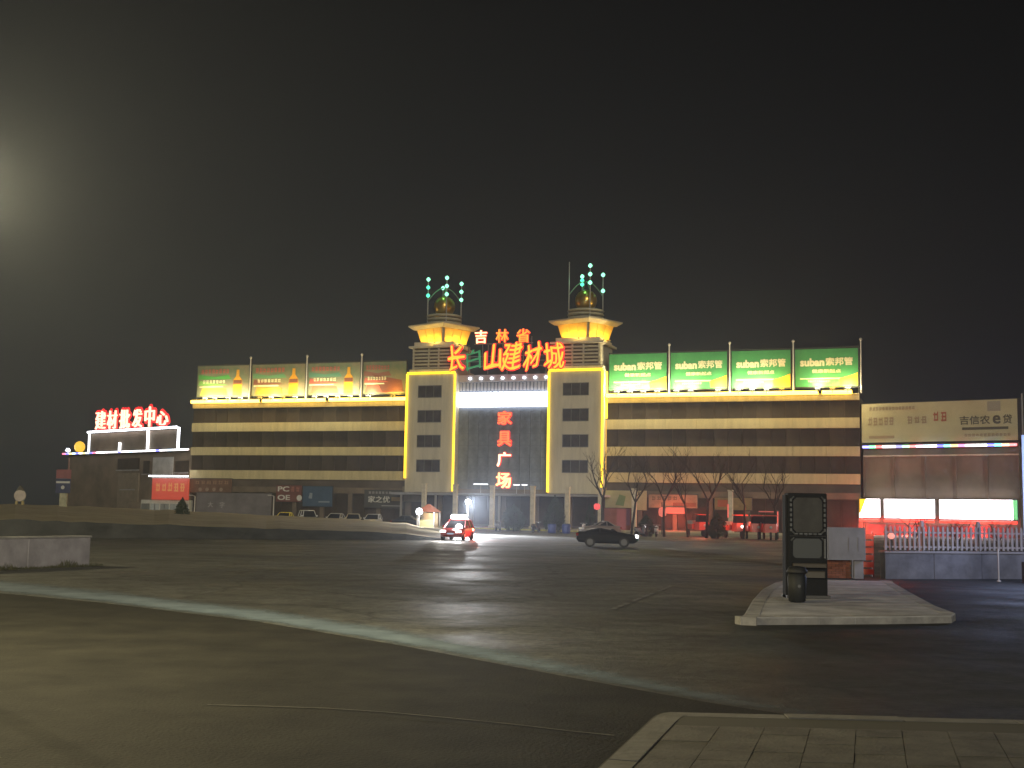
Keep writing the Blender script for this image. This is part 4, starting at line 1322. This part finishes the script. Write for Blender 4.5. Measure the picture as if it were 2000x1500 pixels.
def tricycle(x, y, Y, rz, label, lamp_on=False):
    q = at(x, y, Y)
    t = thing('cargo_tricycle', label, 'tricycle', (q.x, Y, 0), radians(rz), 'red cargo tricycles under the right wing')
    t.scale = (1.25, 1.25, 1.25)
    pm = mat('trike_red%d' % len(MATS), (.52, .06, .035), .4, var=.1, vscale=2)
    MB().cbox(-1.5, .1, -.62, .62, .55, .95, .04).build('cargo_box', pm, t)
    MB().box(-1.46, .06, -.58, -.56, .95, 1.2).box(-1.46, .06, .56, .58, .95, 1.2).box(-1.46, -1.44, -.555, .555, .95, 1.2).build('rails', steel, t)
    MB().loft([[(.3, -.5, .5), (1.25, -.42, .5), (1.25, .42, .5), (.3, .5, .5)], [(.35, -.5, 1.1), (1.15, -.38, 1.1), (1.15, .38, 1.1), (.35, .5, 1.1)]]).build('cab', pm, t)
    MB().loft([[(.4, -.45, 1.1), (1.1, -.36, 1.1), (1.1, .36, 1.1), (.4, .45, 1.1)], [(.45, -.42, 1.62), (.85, -.36, 1.62), (.85, .36, 1.62), (.45, .42, 1.62)]]).build('windscreen', glassdark_car, t)
    MB().cbox(.3, 1.0, -.5, .5, 1.62, 1.7, .03).build('roof', pm, t)
    for xw, yw in ((-.9, -.6), (-.9, .6), (1.15, 0)):
        MB().tube((xw, yw - .06, .28), (xw, yw + .06, .28), .28, n=12).build('wheel', tyre_m, t)
    MB().lathe([(.02, 0), (.1, .03), (.1, .1), (.04, .12)], 10).build('headlamp', lightmat('trikelamp%d' % len(MATS), (1, .9, .8), 6) if lamp_on else steel, t).matrix_local = Matrix.Translation((1.22, 0, .85)) @ Matrix.Rotation(pi / 2, 4, 'Y')
    return t


tricycle(1366, 1025, 118, -80, 'red cargo tricycle beside the dark tree trunks', False)
tricycle(1440, 1030, 112, -84, 'red cargo tricycle with two white lamps, second of the group', True)
tricycle(1478, 1030, 109, -95, 'red cargo tricycle in the middle of the lit group', False)
tricycle(1503, 1032, 107, -98, 'red cargo tricycle nearest the dark information totem', False)
q = at(1470, 1000, 112)
lg = thing('red_neon_tubes', 'short upright red neon tubes and a bar behind the tricycles', 'sign', (q.x, 117, 0), 0)
for xa_, ya_, yb_ in ((1422, 985, 1011), (1519, 999, 1036)):
    p_, r_ = at(xa_, ya_, 117), at(xa_, yb_, 117)
    MB().tube((p_.x - q.x, 0, p_.z), (p_.x - q.x, 0, r_.z), .06, n=6).build('tube', lightmat('tube_red%d' % xa_, (1, .16, .12), .8), lg)
    MB().box(p_.x - q.x - .03, p_.x - q.x + .03, .08, .14, 0, p_.z).build('post', darkmetal, lg)
p_, r_ = at(1482, 999, 117), at(1512, 1000, 117)
MB().tube((p_.x - q.x, 0, p_.z), (r_.x - q.x, 0, p_.z), .05, n=6).build('bar', lightmat('tube_red_dim', (1, .2, .16), .4), lg)
MB().box(p_.x - q.x, p_.x - q.x + .06, .06, .12, 0, p_.z).build('post', darkmetal, lg)
lamp('neon_glow', lg, (.6, -8.0, 2.6), 900, (1, .16, .09), .4)
lamp('neon_glow', lg, (-4.6, -4.0, 2.6), 500, (1, .16, .09), .4)

# ------------------------------------------------ lamps, kiosk and clutter before the mall
def post_lamp(name, label, x, ytop, Y, power, head_r=.28, col=(.95, .97, 1), aim=None, beam=0):
    p = at(x, ytop, Y)
    t = thing(name, label, 'lamp', (p.x, Y, 0), 0)
    MB().tube((0, 0, 0), (0, 0, p.z - head_r * .6), .06, .045, 8).build('pole', steel, t)
    MB().lathe([(.03, -head_r), (head_r * .8, -head_r * .7), (head_r, 0), (head_r * .7, head_r * .75), (.03, head_r)], 12).build('globe', white_light, t, True).location.z = p.z
    lamp('glow', t, (0, -head_r - .1, p.z), power, col, head_r)
    if aim:
        tv = G(*aim) - Vector((p.x, Y, 0))
        lamp('beam', t, (0, -head_r - .1, p.z), beam, col, .1, 'SPOT', tv, 62, .9)
    return t


post_lamp('forecourt_lamp', 'bright white lamp left of the vertical sign over the forecourt', 914, 980, 112, 2500, .26, aim=(1010, 1049), beam=36000)
post_lamp('kiosk_lamp', 'bright white lamp beside the orange roofed kiosk', 819, 999, 132, 1200, .38)
p = at(837, 1022, 134)
t = thing('kiosk', 'small lit kiosk with an orange pointed roof left of the red car', 'kiosk', (p.x, 134, 0), radians(-15))
zt = at(837, 1000, 134).z
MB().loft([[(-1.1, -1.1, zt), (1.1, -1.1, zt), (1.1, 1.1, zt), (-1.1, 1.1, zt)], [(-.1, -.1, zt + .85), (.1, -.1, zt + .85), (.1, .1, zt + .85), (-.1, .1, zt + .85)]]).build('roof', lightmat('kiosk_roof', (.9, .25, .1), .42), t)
for x in (-.95, .95):
    for y in (-.95, .95):
        MB().box(x - .06, x + .06, y - .06, y + .06, 0, zt - .002).build('post', steel, t)
MB().box(-.8, .8, -.7, -.62, 0, 1.0).build('counter', mat('kiosk_counter', (.45, .42, .2), .7), t)
MB().box(-.85, .85, .6, .66, 0, zt - .1).build('back_panel', mat('kiosk_back', (.5, .42, .3), .7), t)
lamp('kiosk_light', t, (0, -.2, zt - .25), 45, (1, .75, .4), .1)

for i, (x, yt, yb, lab) in enumerate(((381, 969, 1004, 'thin pale lamp post in front of the grey hoarding, near its left end'), (535, 969, 1010, 'thin pale lamp post at the right end of the grey hoarding'))):
    p = at(x, yt, 150)
    t = thing('thin_lamp_post', lab, 'lamp post', (p.x, 150, 0), 0, 'unlit thin lamp posts')
    MB().tube((0, 0, 0), (0, 0, p.z), .09, .06, 8).build('pole', mat('post_pale%d' % i, (.55, .52, .46), .6), t)
    MB().tube((0, 0, p.z), (-.4, 0, p.z + .1), .05, n=6).build('arm', steel, t)
    MB().cbox(-.75, -.35, -.12, .12, p.z + .04, p.z + .16, .03).build('lamp_head', steel, t)

blue_m = mat('blue_plastic', (.04, .06, .22), .4)
for x, y, Y, lab in ((1078, 1030, 122, 'blue barrel at the foot of the larger evergreen shrub'), (1106, 1031, 121, 'wide blue tub standing on the yellow kerb line')):
    q = at(x, y, Y)
    t = thing('blue_barrel', lab, 'barrel', (q.x, Y, 0), 0, 'blue barrels before the shrubs')
    MB().lathe([(.34, 0), (.4, .05), (.43, .35), (.4, .45), (.43, .55), (.43, .85), (.36, .9)], 14).build('drum', blue_m, t, True)
    MB().lathe([(.3, .9), (.38, .905), (.38, .96), (.05, .98)], 14).build('lid', darkmetal, t, True)
for x, y, Y, rz, lab in ((1047, 1022, 124, 60, 'motor scooter with a white lamp left of the larger shrub'), (1142, 1030, 118, 100, 'white scooter between the two shrubs'), (973, 1020, 128, 70, 'scooter with a pale mirror beside the middle column'), (1252, 1028, 112, 40, 'scooter with a lit lamp under the green poster'), (1282, 1030, 112, 80, 'scooter with twin white lamps right of the green poster')):
    q = at(x, y, Y)
    t = thing('motor_scooter', lab, 'scooter', (q.x, Y, 0), radians(rz), 'scooters parked before the mall')
    cm = mat('scoot%d' % len(MATS), random.choice(((.5, .5, .48), (.03, .03, .035), (.2, .2, .22))) if 'white scooter' not in lab else (.7, .7, .68), .35)
    MB().loft([[(-.85, -.1, .55), (-.85, .1, .55), (-.85, .1, .75), (-.85, -.1, .75)], [(-.3, -.17, .35), (-.3, .17, .35), (-.3, .17, .76), (-.3, -.17, .76)], [(.05, -.15, .25), (.05, .15, .25), (.05, .15, .4), (.05, -.15, .4)]]).build('body', cm, t, True)
    MB().loft([[(.2, -.2, .25), (.26, -.2, .25), (.26, .2, .25), (.2, .2, .25)], [(.38, -.16, .95), (.44, -.16, .95), (.44, .16, .95), (.38, .16, .95)]]).build('leg_shield', cm, t)
    MB().cbox(-.75, -.1, -.14, .14, .77, .87, .03).build('seat', darkmetal, t)
    MB().tube((.42, -.34, 1.05), (.42, .34, 1.05), .025, n=6).tube((.6, 0, .3), (.4, 0, 1.05), .03, n=6).build('handlebar', steel, t)
    for xw in (-.6, .62):
        MB().tube((xw, -.05, .24), (xw, .05, .24), .24, n=12).build('wheel', tyre_m, t)
    MB().lathe([(.02, 0), (.09, .02), (.09, .08), (.03, .1)], 8).build('headlamp', lightmat('scootlamp%d' % len(MATS), (.95, .97, 1), 4 if 'lamp' in lab else .6), t).matrix_local = Matrix.Translation((.46, 0, .88)) @ Matrix.Rotation(pi / 2, 4, 'Y')


# ================================================================== TREES AND SHRUBS
def bare_tree(label, x, ybase, ytop, Y, seed, spread=1.0, trunk=.13, group='bare trees before the right wing'):
    r = random.Random(seed)
    q = at(x, ybase, Y)
    H = at(x, ytop, Y).z
    t = thing('bare_tree', label, 'tree', (q.x, Y, 0), 0, group)
    tm, cm = MB(), MB()

    def grow(m, p, d, L, rad, lev):
        seg = 3 if lev < 2 else 2
        for i in range(seg):
            d2 = (d + Vector((r.uniform(-1, 1), r.uniform(-1, 1), r.uniform(-.3, .6))) * (.13 if lev else .05)).normalized()
            e = p + d2 * (L / seg)
            r2 = rad * (1 - .28 / seg * 1.2)
            m.tube(p, e, rad, r2, 6 if lev < 2 else 4, caps=False)
            p, d, rad = e, d2, r2
            if lev and lev < 4 and i < seg - 1:
                side = Vector((r.uniform(-1, 1), r.uniform(-1, 1), r.uniform(.1, .9))).normalized()
                grow(cm, p, (d * .55 + side * .75 * spread).normalized(), L * r.uniform(.5, .7), rad * .62, lev + 1)
        if lev < 4:
            for k in range(3 if lev == 0 else 2):
                an = r.uniform(0, 2 * pi)
                side = Vector((cos(an), sin(an), r.uniform(.2, .7)))
                grow(cm, p, (d * .7 + side * .6 * spread).normalized(), L * r.uniform(.58, .78), rad * .78, lev + 1)
    grow(tm, Vector((0, 0, 0)), Vector((r.uniform(-.06, .06), 0, 1)).normalized(), H * .34, trunk, 0)
    tm.build('trunk', bark, t, True, fix=False)
    cm.build('crown', bark, t, fix=False)
    return t


bare_tree('tall bare tree with a thick trunk against the right tower edge', 1177, 1040, 838, 118, 1, .9, .2)
bare_tree('bare forked tree before the green poster', 1233, 1043, 852, 112, 2, 1.0, .13)
bare_tree('bare tree beside the red awning light', 1297, 1043, 846, 113, 3, .8, .13)
bare_tree('slim bare tree left of the first red tricycle', 1343, 1045, 862, 112, 4, .8, .10)
bare_tree('dark bare tree right of the first red tricycle', 1380, 1045, 842, 110, 5, .9, .15)
bare_tree('bare tree over the red tricycles', 1452, 1046, 858, 108, 6, 1.0, .11)
bare_tree('bare tree just left of the information totem', 1516, 1047, 870, 106, 9, .9, .11)
bare_tree('bare tree with antler twigs before the middle lit panel', 1787, 1060, 975, 62, 11, .9, .07, 'bare saplings behind the picket fence')
bare_tree('low flat bare sapling before the longest lit panel', 1872, 1060, 990, 60, 12, 1.3, .06, 'bare saplings behind the picket fence')
bare_tree('thin bare sapling at the right end of the picket fence', 1950, 1062, 992, 60, 13, 1.2, .05, 'bare saplings behind the picket fence')


def shrub(label, x, yb, yt, wpx, Y, seed, n=2600, pointed=.5, name='evergreen_shrub'):
    r = random.Random(seed)
    q = at(x, yb, Y)
    H = at(x, yt, Y).z
    R = wpx / 2 * Y / FPX
    t = thing(name, label, 'shrub', (q.x, Y, 0), 0, 'clipped evergreen shrubs')
    MB().tube((0, 0, 0), (0, 0, H * .6), .1, .04, 6).build('trunk', bark, t)
    cl = [(r.uniform(0, 2 * pi), r.uniform(.1, .95), r.uniform(.7, 1.12)) for _ in range(26)]
    m = MB()
    for i in range(n):
        an, hz, k = cl[r.randrange(26)]
        an += r.gauss(0, .35)
        hz = min(1, max(.03, hz + r.gauss(0, .09)))
        prof = (sin(pi * min(1, hz * .9 + .12)) ** .7) * (1 - pointed * max(0, hz - .25))
        rr = R * prof * k * sqrt(r.uniform(.35, 1.0))
        c = Vector((rr * cos(an), rr * sin(an), H * hz))
        a = Vector((r.gauss(0, 1), r.gauss(0, 1), r.gauss(0, 1))).normalized()
        b = a.orthogonal().normalized()
        sz = r.uniform(.05, .11)
        m.add([c - a * sz, c + b * sz * .5, c + a * sz, c - b * sz * .5], [(0, 1, 2, 3)])
    m.build('crown', leafdark, t, fix=False)
    return t


shrub('large dark evergreen shrub right of the glass doors', 1083, 1035, 968, 46, 123, 21, 4200, .3)
shrub('narrow dark evergreen shrub below the small red lamp', 1152, 1037, 984, 22, 119, 22, 2200, .3)
shrub('low dark shrub under the green poster', 1262, 1043, 1006, 34, 113, 23, 2200, .1)
shrub('dark round topped shrub on the verge before the red lightbox shop', 355, 1016, 972, 32, 112, 24, 2400, .3)
shrub('low dark shrub by the red cargo tricycles', 1402, 1047, 1004, 40, 108, 25, 2400, .1)
shrub('narrow dark shrub between the middle columns', 1003, 1030, 985, 50, 128, 26, 3600, .15)

# ================================================================== LEFT FOREGROUND AND VERGE THINGS
# oblique low concrete wall
A, B = G(0, 1113), G(175, 1105)
dr = (B - A).normalized()
A2 = A - dr * 7
t = thing('low_concrete_wall', 'low grey concrete wall at the left edge with weeds along its foot', 'wall', (A2.x, A2.y, 0), atan2(dr.y, dr.x))
Lw = (B - A2).length
for k in range(4):
    MB().cbox(Lw * k / 4 + .006, Lw * (k + 1) / 4 - .006, 0, .35, -.02, .93, .02).build('wall_panel', concrete_wall, t)
MB().cbox(-.03, Lw + .03, -.03, .38, .932, .985, .015).build('coping', concrete, t)
tm = MB()
r = random.Random(5)
for i in range(1500):
    s = r.uniform(0, Lw + .25)
    k = .35 + .65 * max(0, sin(s * 2.1) * .6 + sin(s * 5.3 + 1) * .4)
    y = -abs(r.gauss(0, .16)) - .03
    c = Vector((A2.x, A2.y, 0)) + dr * s + Vector((dr.y, -dr.x, 0)) * (-y)
    hh = r.uniform(.08, .30) * k
    an = r.uniform(0, 2 * pi)
    w = Vector((cos(an), sin(an), 0)) * .018
    tip = c + Vector((r.gauss(0, .07), r.gauss(0, .07), hh))
    tm.add([c - w, c + w, tip], [(0, 1, 2)])
wd = tm.build('weeds', mat('weed', (.05, .055, .03), .9, col2=(.09, .085, .045), vscale=6), fix=False)
wd['kind'] = 'stuff'
wd['label'] = 'dark weeds growing along the foot of the low concrete wall'
wd['category'] = 'weeds'

# street sign on a pole at far left
Y = 128
p = at(122, 963, Y)
zt_ = at(122, 917, Y).z
t = thing('street_sign', 'red and blue rectangular sign on a pale post at the far left', 'sign', (p.x, Y, 0), radians(-8))
w2 = 30 / 2 * Y / FPX
hh = zt_ - p.z
MB().box(-w2, w2, 0, .12, p.z + hh * .62, zt_).build('red_panel', mat('sign_red', (.27, .10, .11), .6, var=.2, vscale=1.5), t)
MB().box(-w2, w2, 0, .12, p.z, p.z + hh * .60).build('blue_panel', mat('sign_blue', (.05, .06, .13), .6, var=.3, vscale=1.5), t)
MB().box(-w2 + .05, w2 - .05, -.02, -.001, p.z + hh * .42, p.z + hh * .5).build('white_line', sw, t)
MB().lathe([(.02, 0), (.2, 0), (.2, .02), (.02, .02)], 10).build('white_mark', sw, t).matrix_local = Matrix.Translation((0, -.001, p.z + hh * .24)) @ Matrix.Rotation(pi / 2, 4, 'X')
MB().box(-.38, .38, .13, .4, .8, p.z).build('post', mat('post_cream', (.42, .40, .27), .7, var=.3, vscale=2), t)
MB().tube((w2 * .55, .2, p.z), (w2 * .55, .2, zt_ + 1.2), .07, n=6).build('mast', mat('mast_pink', (.3, .18, .17), .6), t)
# round white drum sign
p = at(39, 968, Y)
t = thing('round_sign', 'round white sign on two short legs at the far left edge', 'sign', (p.x, Y, 0), 0)
rr = 11.5 * Y / FPX
MB().lathe([(rr * .9, -.12), (rr, -.06), (rr, .06), (rr * .9, .12)], 20).build('disc', mat('sign_offwhite', (.55, .47, .40), .7, var=.15, vscale=2), t).matrix_local = Matrix.Translation((0, 0, p.z)) @ Matrix.Rotation(pi / 2, 4, 'X')
MB().prism([(-.45, p.z + rr * .8), (.45, p.z + rr * .8), (0, p.z + rr * 1.75)], -.1, .1).build('cap', mat('cap_dark', (.1, .085, .06), .7), t)
for x in (-.32, .32):
    MB().box(x - .12, x + .12, -.08, .08, .9, p.z - rr * .9).build('leg', mat('leg_tan%d' % (x > 0), (.42, .34, .16), .7), t)

# ================================================================== RIGHT FOREGROUND
p0 = G(1541, 1168, .15)
PY = p0.y + .1
mpx = PY / FPX
xl, xr = at(1540, 1168, PY).x, at(1617, 1168, PY).x
ztop = at(1578, 963, PY).z
W = xr - xl
z0 = .15
totem_m = mat('totem_black', (.014, .015, .017), .75, spec=.15)
t = thing('information_totem', 'tall dark information totem with silver scroll borders on the traffic island', 'totem', (xl, PY, z0), 0)
H = ztop - z0
D = .42
MB().cbox(0, W, 0, D, 0, H, .02).build('body', totem_m, t)


def zpx(y):
    return at(1578, y, PY).z - z0


silver = mat('silver_scroll', (.085, .09, .10), .5, .3, var=.3, vscale=12)
scr_m = mat('totem_screen', (.042, .041, .040), .5, var=.3, vscale=2, spec=.2)
# upper screen with chamfered corners
zb_, zt2 = zpx(1040), zpx(972)
def oct_(x0, x1, z0_, z1_, c):
    return [(x0 + c, z0_), (x1 - c, z0_), (x1, z0_ + c), (x1, z1_ - c), (x1 - c, z1_), (x0 + c, z1_), (x0, z1_ - c), (x0, z0_ + c)]
MB().prism(oct_(W * .13, W * .87, zb_, zt2, .08), -.02, .004).build('screen', scr_m, t)
sc_ = MB()
def scroll(x0, x1, z0_, z1_, sides):
    m = MB()
    if 'l' in sides:
        n = 7
        for k in range(n):
            z = z0_ + (z1_ - z0_) * (k + .5) / n
            m.cbox(x0 + .012, x0 + .062, -.045, -.002, z - .035, z + .035, .008)
    if 'r' in sides:
        n = 7
        for k in range(n):
            z = z0_ + (z1_ - z0_) * (k + .5) / n
            m.cbox(x1 - .062, x1 - .012, -.045, -.002, z - .035, z + .035, .008)
    if 'b' in sides:
        n = 6
        for k in range(n):
            x = x0 + .1 + (x1 - x0 - .2) * (k + .5) / n
            m.cbox(x - .045, x + .045, -.045, -.002, z0_ - .05, z0_ - .012, .008)
        m.tube((x0 + .035, -.02, z0_ + .05), (x0 + .12, -.02, z0_ - .03), .02, n=6).tube((x1 - .035, -.02, z0_ + .05), (x1 - .12, -.02, z0_ - .03), .02, n=6)
    if 't' in sides:
        m.tube((x0 + .035, -.02, z1_ - .05), (x0 + .11, -.02, z1_ + .02), .02, n=6).tube((x1 - .035, -.02, z1_ - .05), (x1 - .11, -.02, z1_ + .02), .02, n=6)
    o = m.build('scroll_border', silver, t)
    o['kind'] = 'stuff'
    return o
scroll(W * .03, W * .97, zb_, zt2, 'lrbt')
zc0, zc1 = zpx(1090), zpx(1052)
MB().prism(oct_(W * .12, W * .85, zc0, zc1, .06), -.018, .004).build('lower_panel', mat('lower_panel', (.030, .036, .042), .5), t)
scroll(W * .03, W * .97, zc0, zc1, 'rt')
MB().tube((.04, -.012, zpx(1047)), (W - .04, -.012, zpx(1047)), .012, n=6).build('rail', darkmetal, t)
MB().cbox(W * .1, W * .95, -.12, -.001, zpx(1108), zpx(1100), .015).build('tray', mat('tray', (.06, .05, .04), .6), t)
MB().cbox(W * .40, W * .92, -.10, -.001, zpx(1128), zpx(1115), .02).build('handle_plate', mat('plate_worn', (.06, .052, .042), .5), t)
MB().box(-.05, W + .05, -.06, D + .06, 0, .06).build('base_plate', darkmetal, t)
MB().box(-.05, -.003, .05, D - .05, .0, H - .05).build('side_panel', mat('totem_side', (.02, .02, .02), .8, spec=.1), t)
# dark bin in front of it
pb = G(1561, 1177, .15)
t = thing('litter_bin', 'small dark litter bin standing against the foot of the totem', 'bin', (pb.x, pb.y + .2, .15), 0)
zt3 = at(1561, 1106, pb.y).z - .15
MB().lathe([(.15, 0), (.19, .03), (.21, zt3 * .7), (.19, zt3 * .72), (.19, zt3 * .8)], 14).build('drum', mat('bin_dark', (.012, .014, .016), .6), t, True)
MB().lathe([(.225, zt3 * .8), (.235, zt3 * .84), (.18, zt3 * .97), (.03, zt3)], 14).build('lid', mat('bin_lid', (.014, .014, .015), .6), t, True)
MB().tube((0, -.225, zt3 * .45), (0, -.16, zt3 * .45), .035, n=8).build('knob', silver, t)

# pale notice board on a post beside a brick plinth
Y = 41.0
xa, xb = at(1617, 1080, Y).x, at(1691, 1080, Y).x
za, zb2 = at(1655, 1094, Y).z, at(1655, 1030, Y).z
t = thing('notice_board', 'pale grey blank notice board on a post right of the totem', 'board', (xa, Y, 0), 0)
W = xb - xa
MB().cbox(0, W, 0, .12, za, zb2, .02).build('panel', mat('board_grey', (.21, .205, .225), .7, var=.15, vscale=2), t)
for k in (.55, .8):
    MB().box(W * k, W * k + .04, -.012, -.001, za + .3, za + .75).build('tear', mat('tear%d' % int(k * 10), (.20, .19, .22), .8), t)
MB().cbox(W - .36, W - .04, .13, .4, 0, zb2 - .1, .02).build('post', mat('post_grey', (.20, .195, .22), .7, var=.2, vscale=2), t)
t = thing('brick_plinth', 'low brown brick plinth under the blank notice board', 'plinth', (xa - .05, Y + .25, 0), 0)
bkm = [mat('brick%d' % i, (.20 * k, .07 * k, .04 * k), .9, var=.2, vscale=5) for i, k in enumerate((1, .8, 1.15))]
MB().box(.01, W - .38, .03, .3, 0, za + .02).build('mortar', mat('mortar', (.12, .08, .06), .95), t)
bw, bh = .24, .075
srcs = [None] * 3
for j in range(8):
    x = -.12 if j % 2 else 0
    while x < W - .40:
        a, b = max(0, x), min(W - .38, x + bw - .012)
        if b - a > .05 and (j + 1) * bh < za:
            MB().box(a, b, 0, .06, j * bh + .005, (j + 1) * bh - .007).build('brick', random.choice(bkm), t)
        x += bw

# low wall with white picket fence
A, B = G(1729, 1131), G(2000, 1131)
dr = (B - A).normalized()
Lw = (B - A).length + 6
rz = atan2(dr.y, dr.x)
hw = at(1729, 1076, A.y).z
wl = thing('boundary_wall', 'low dark grey rendered wall under the white picket fence', 'wall', (A.x, A.y, 0), rz)
for k in range(6):
    MB().cbox(Lw * k / 6 + .004, Lw * (k + 1) / 6 - .004, 0, .3, -.02, hw - .07, .015).build('wall_panel', mat('wall_dark%d' % k, (.105, .105, .12), .85, var=.35, vscale=1.5, bump=.3, bscale=10), wl)
MB().cbox(-.04, Lw, -.04, .34, hw - .068, hw, .015).build('coping', mat('coping_grey', (.2, .19, .2), .8), wl)
hf = at(1850, 1018, A.y).z - hw
pf = thing('picket_fence', 'white picket fence running along the top of the low wall', 'fence', (A.x, A.y, hw), rz)
pk_m = mat('picket_white', (.27, .245, .25), .6, var=.1, vscale=3)
for z in (.10, hf * .58):
    MB().box(.1, Lw - .05, .18, .22, z, z + .06).build('rail', pk_m, pf)
npk = int(Lw / .19)
src = None
for i in range(npk):
    if src is None:
        src = MB().prism([(0, 0), (.075, 0), (.075, hf * .74), (.0375, hf * .80), (0, hf * .74)], .14, .175).build('picket', pk_m, pf)
        o = src
    else:
        o = linked('picket', src, pf)
    o.location = (.1 + i * .19, 0, .03)
    o.rotation_euler = (0, radians(random.uniform(-1.2, 1.2)), 0)
for x in (1.6, 3.9, 6.2):
    MB().cbox(x, x + .13, .225, .35, 0, hf * 1.0, .02).build('fence_post', pk_m, pf)
# small lit lamp at the fence end
p = at(1741, 1047, A.y - .05)
t = thing('gate_lamp', 'small round red gate lamp at the left end of the picket fence', 'lamp', (p.x, p.y, hw), 0)
MB().lathe([(.03, -.1), (.10, -.06), (.12, .02), (.06, .1)], 12).build('globe', lightmat('gate_globe', (1, .35, .28), 1.1), t, True).location.z = p.z - hw
MB().tube((0, .03, 0), (0, .03, p.z - hw - .1), .025, n=6).build('stem', darkmetal, t)
# orange gate between board and wall
xa, xb = at(1695, 1100, 41.5).x, at(1727, 1100, 41.5).x
gm = mat('gate_orange', (.40, .12, .05), .5, var=.25, vscale=3)
t = thing('red_gate', 'narrow orange red slatted gate between the notice board and the wall', 'gate', (xa, 42.6, 0), 0)
Wg = xb - xa
for k in range(6):
    MB().box(.03, Wg - .03, 0, .04, .08 + k * .24, .08 + k * .24 + .19).build('slat', gm, t)
for x in (0, Wg - .06):
    MB().box(x, x + .06, .045, .11, 0, 1.55).build('gate_post', mat('gate_post%d' % (x > 0), (.25, .09, .06), .5), t)
lamp('gate_light', t, (Wg / 2, -.9, 2.3), 90, (1, .10, .05), .15)
# thin pole in front of the wall
p = G(1951, 1136)
zt4 = at(1951, 1072, p.y).z
t = thing('thin_pole', 'thin pale pole standing before the dark wall', 'pole', (p.x, p.y, 0), 0)
MB().tube((0, 0, 0), (0, 0, zt4), .028, .022, 8).build('shaft', steel, t)
MB().lathe([(.07, 0), (.07, .03), (.03, .05)], 10).build('foot', steel, t)
# blue LED column at the right edge
Y = 40
p = at(2006, 1080, Y)
zt5 = at(2006, 850, Y).z
t = thing('led_column', 'tall bluish light column just off the right edge of the plaza', 'lamp', (p.x, Y, 0), 0)
MB().tube((0, 0, .7), (0, 0, zt5), .075, n=10).build('light_tube', blue_light, t)
MB().cbox(-.14, .14, -.14, .14, 0, .7, .02).build('base', darkmetal, t)
lamp('column_glow', t, (.1, -1.0, 3.4), 750, (.52, .62, 1.0), .4)

# ------------------------------------------------ street lamps left of the view; far one added to light the plaza
for px_, py_, Y_, pw_, lab in ((-42, 326, 17, 4600, 'tall warm street lamp just off the left edge, the near one'), (-560, 560, 44, 9000, 'unseen far street lamp off the left edge, added to light the plaza')):
    p = at(px_, py_, Y_)
    t = thing('street_lamp', lab, 'street lamp', (p.x, Y_ - 1.35, 0), radians(90), 'street lamps along the left of the plaza, the far one added')
    MB().tube((0, 0, 0), (0, 0, p.z - .4), .11, .07, 10).build('pole', steel, t)
    MB().tube((0, 0, p.z - .4), (1.2, 0, p.z + .05), .05, .04, 8).build('arm', steel, t)
    hd = MB().cbox(1.0, 1.7, -.16, .16, p.z, p.z + .14, .03).build('lamp_head', darkmetal, t)
    MB().box(1.06, 1.64, -.12, .12, p.z - .03, p.z - .004).build('lens', lightmat('lamp_lens%d' % Y_, (1, .84, .45), 30), hd)
    lamp('street_glow', t, (1.35, 0, p.z - .25), pw_, (1, .84, .46), .2)

# ------------------------------------------------ night haze over the plaza
hz = MB().box(-706, 706, -106, 906, -1, 38).build('haze')
hz['kind'] = 'stuff'
hm_ = bpy.data.materials.new('haze')
hm_.use_nodes = True
hm_.node_tree.nodes.clear()
_o = hm_.node_tree.nodes.new('ShaderNodeOutputMaterial')
_v = hm_.node_tree.nodes.new('ShaderNodeVolumePrincipled')
_v.inputs['Color'].default_value = (.74, .83, 1.0, 1)
_v.inputs['Density'].default_value = HAZE
_v.inputs['Anisotropy'].default_value = .7
hm_.node_tree.links.new(_v.outputs[0], _o.inputs['Volume'])
hz.data.materials.append(hm_)
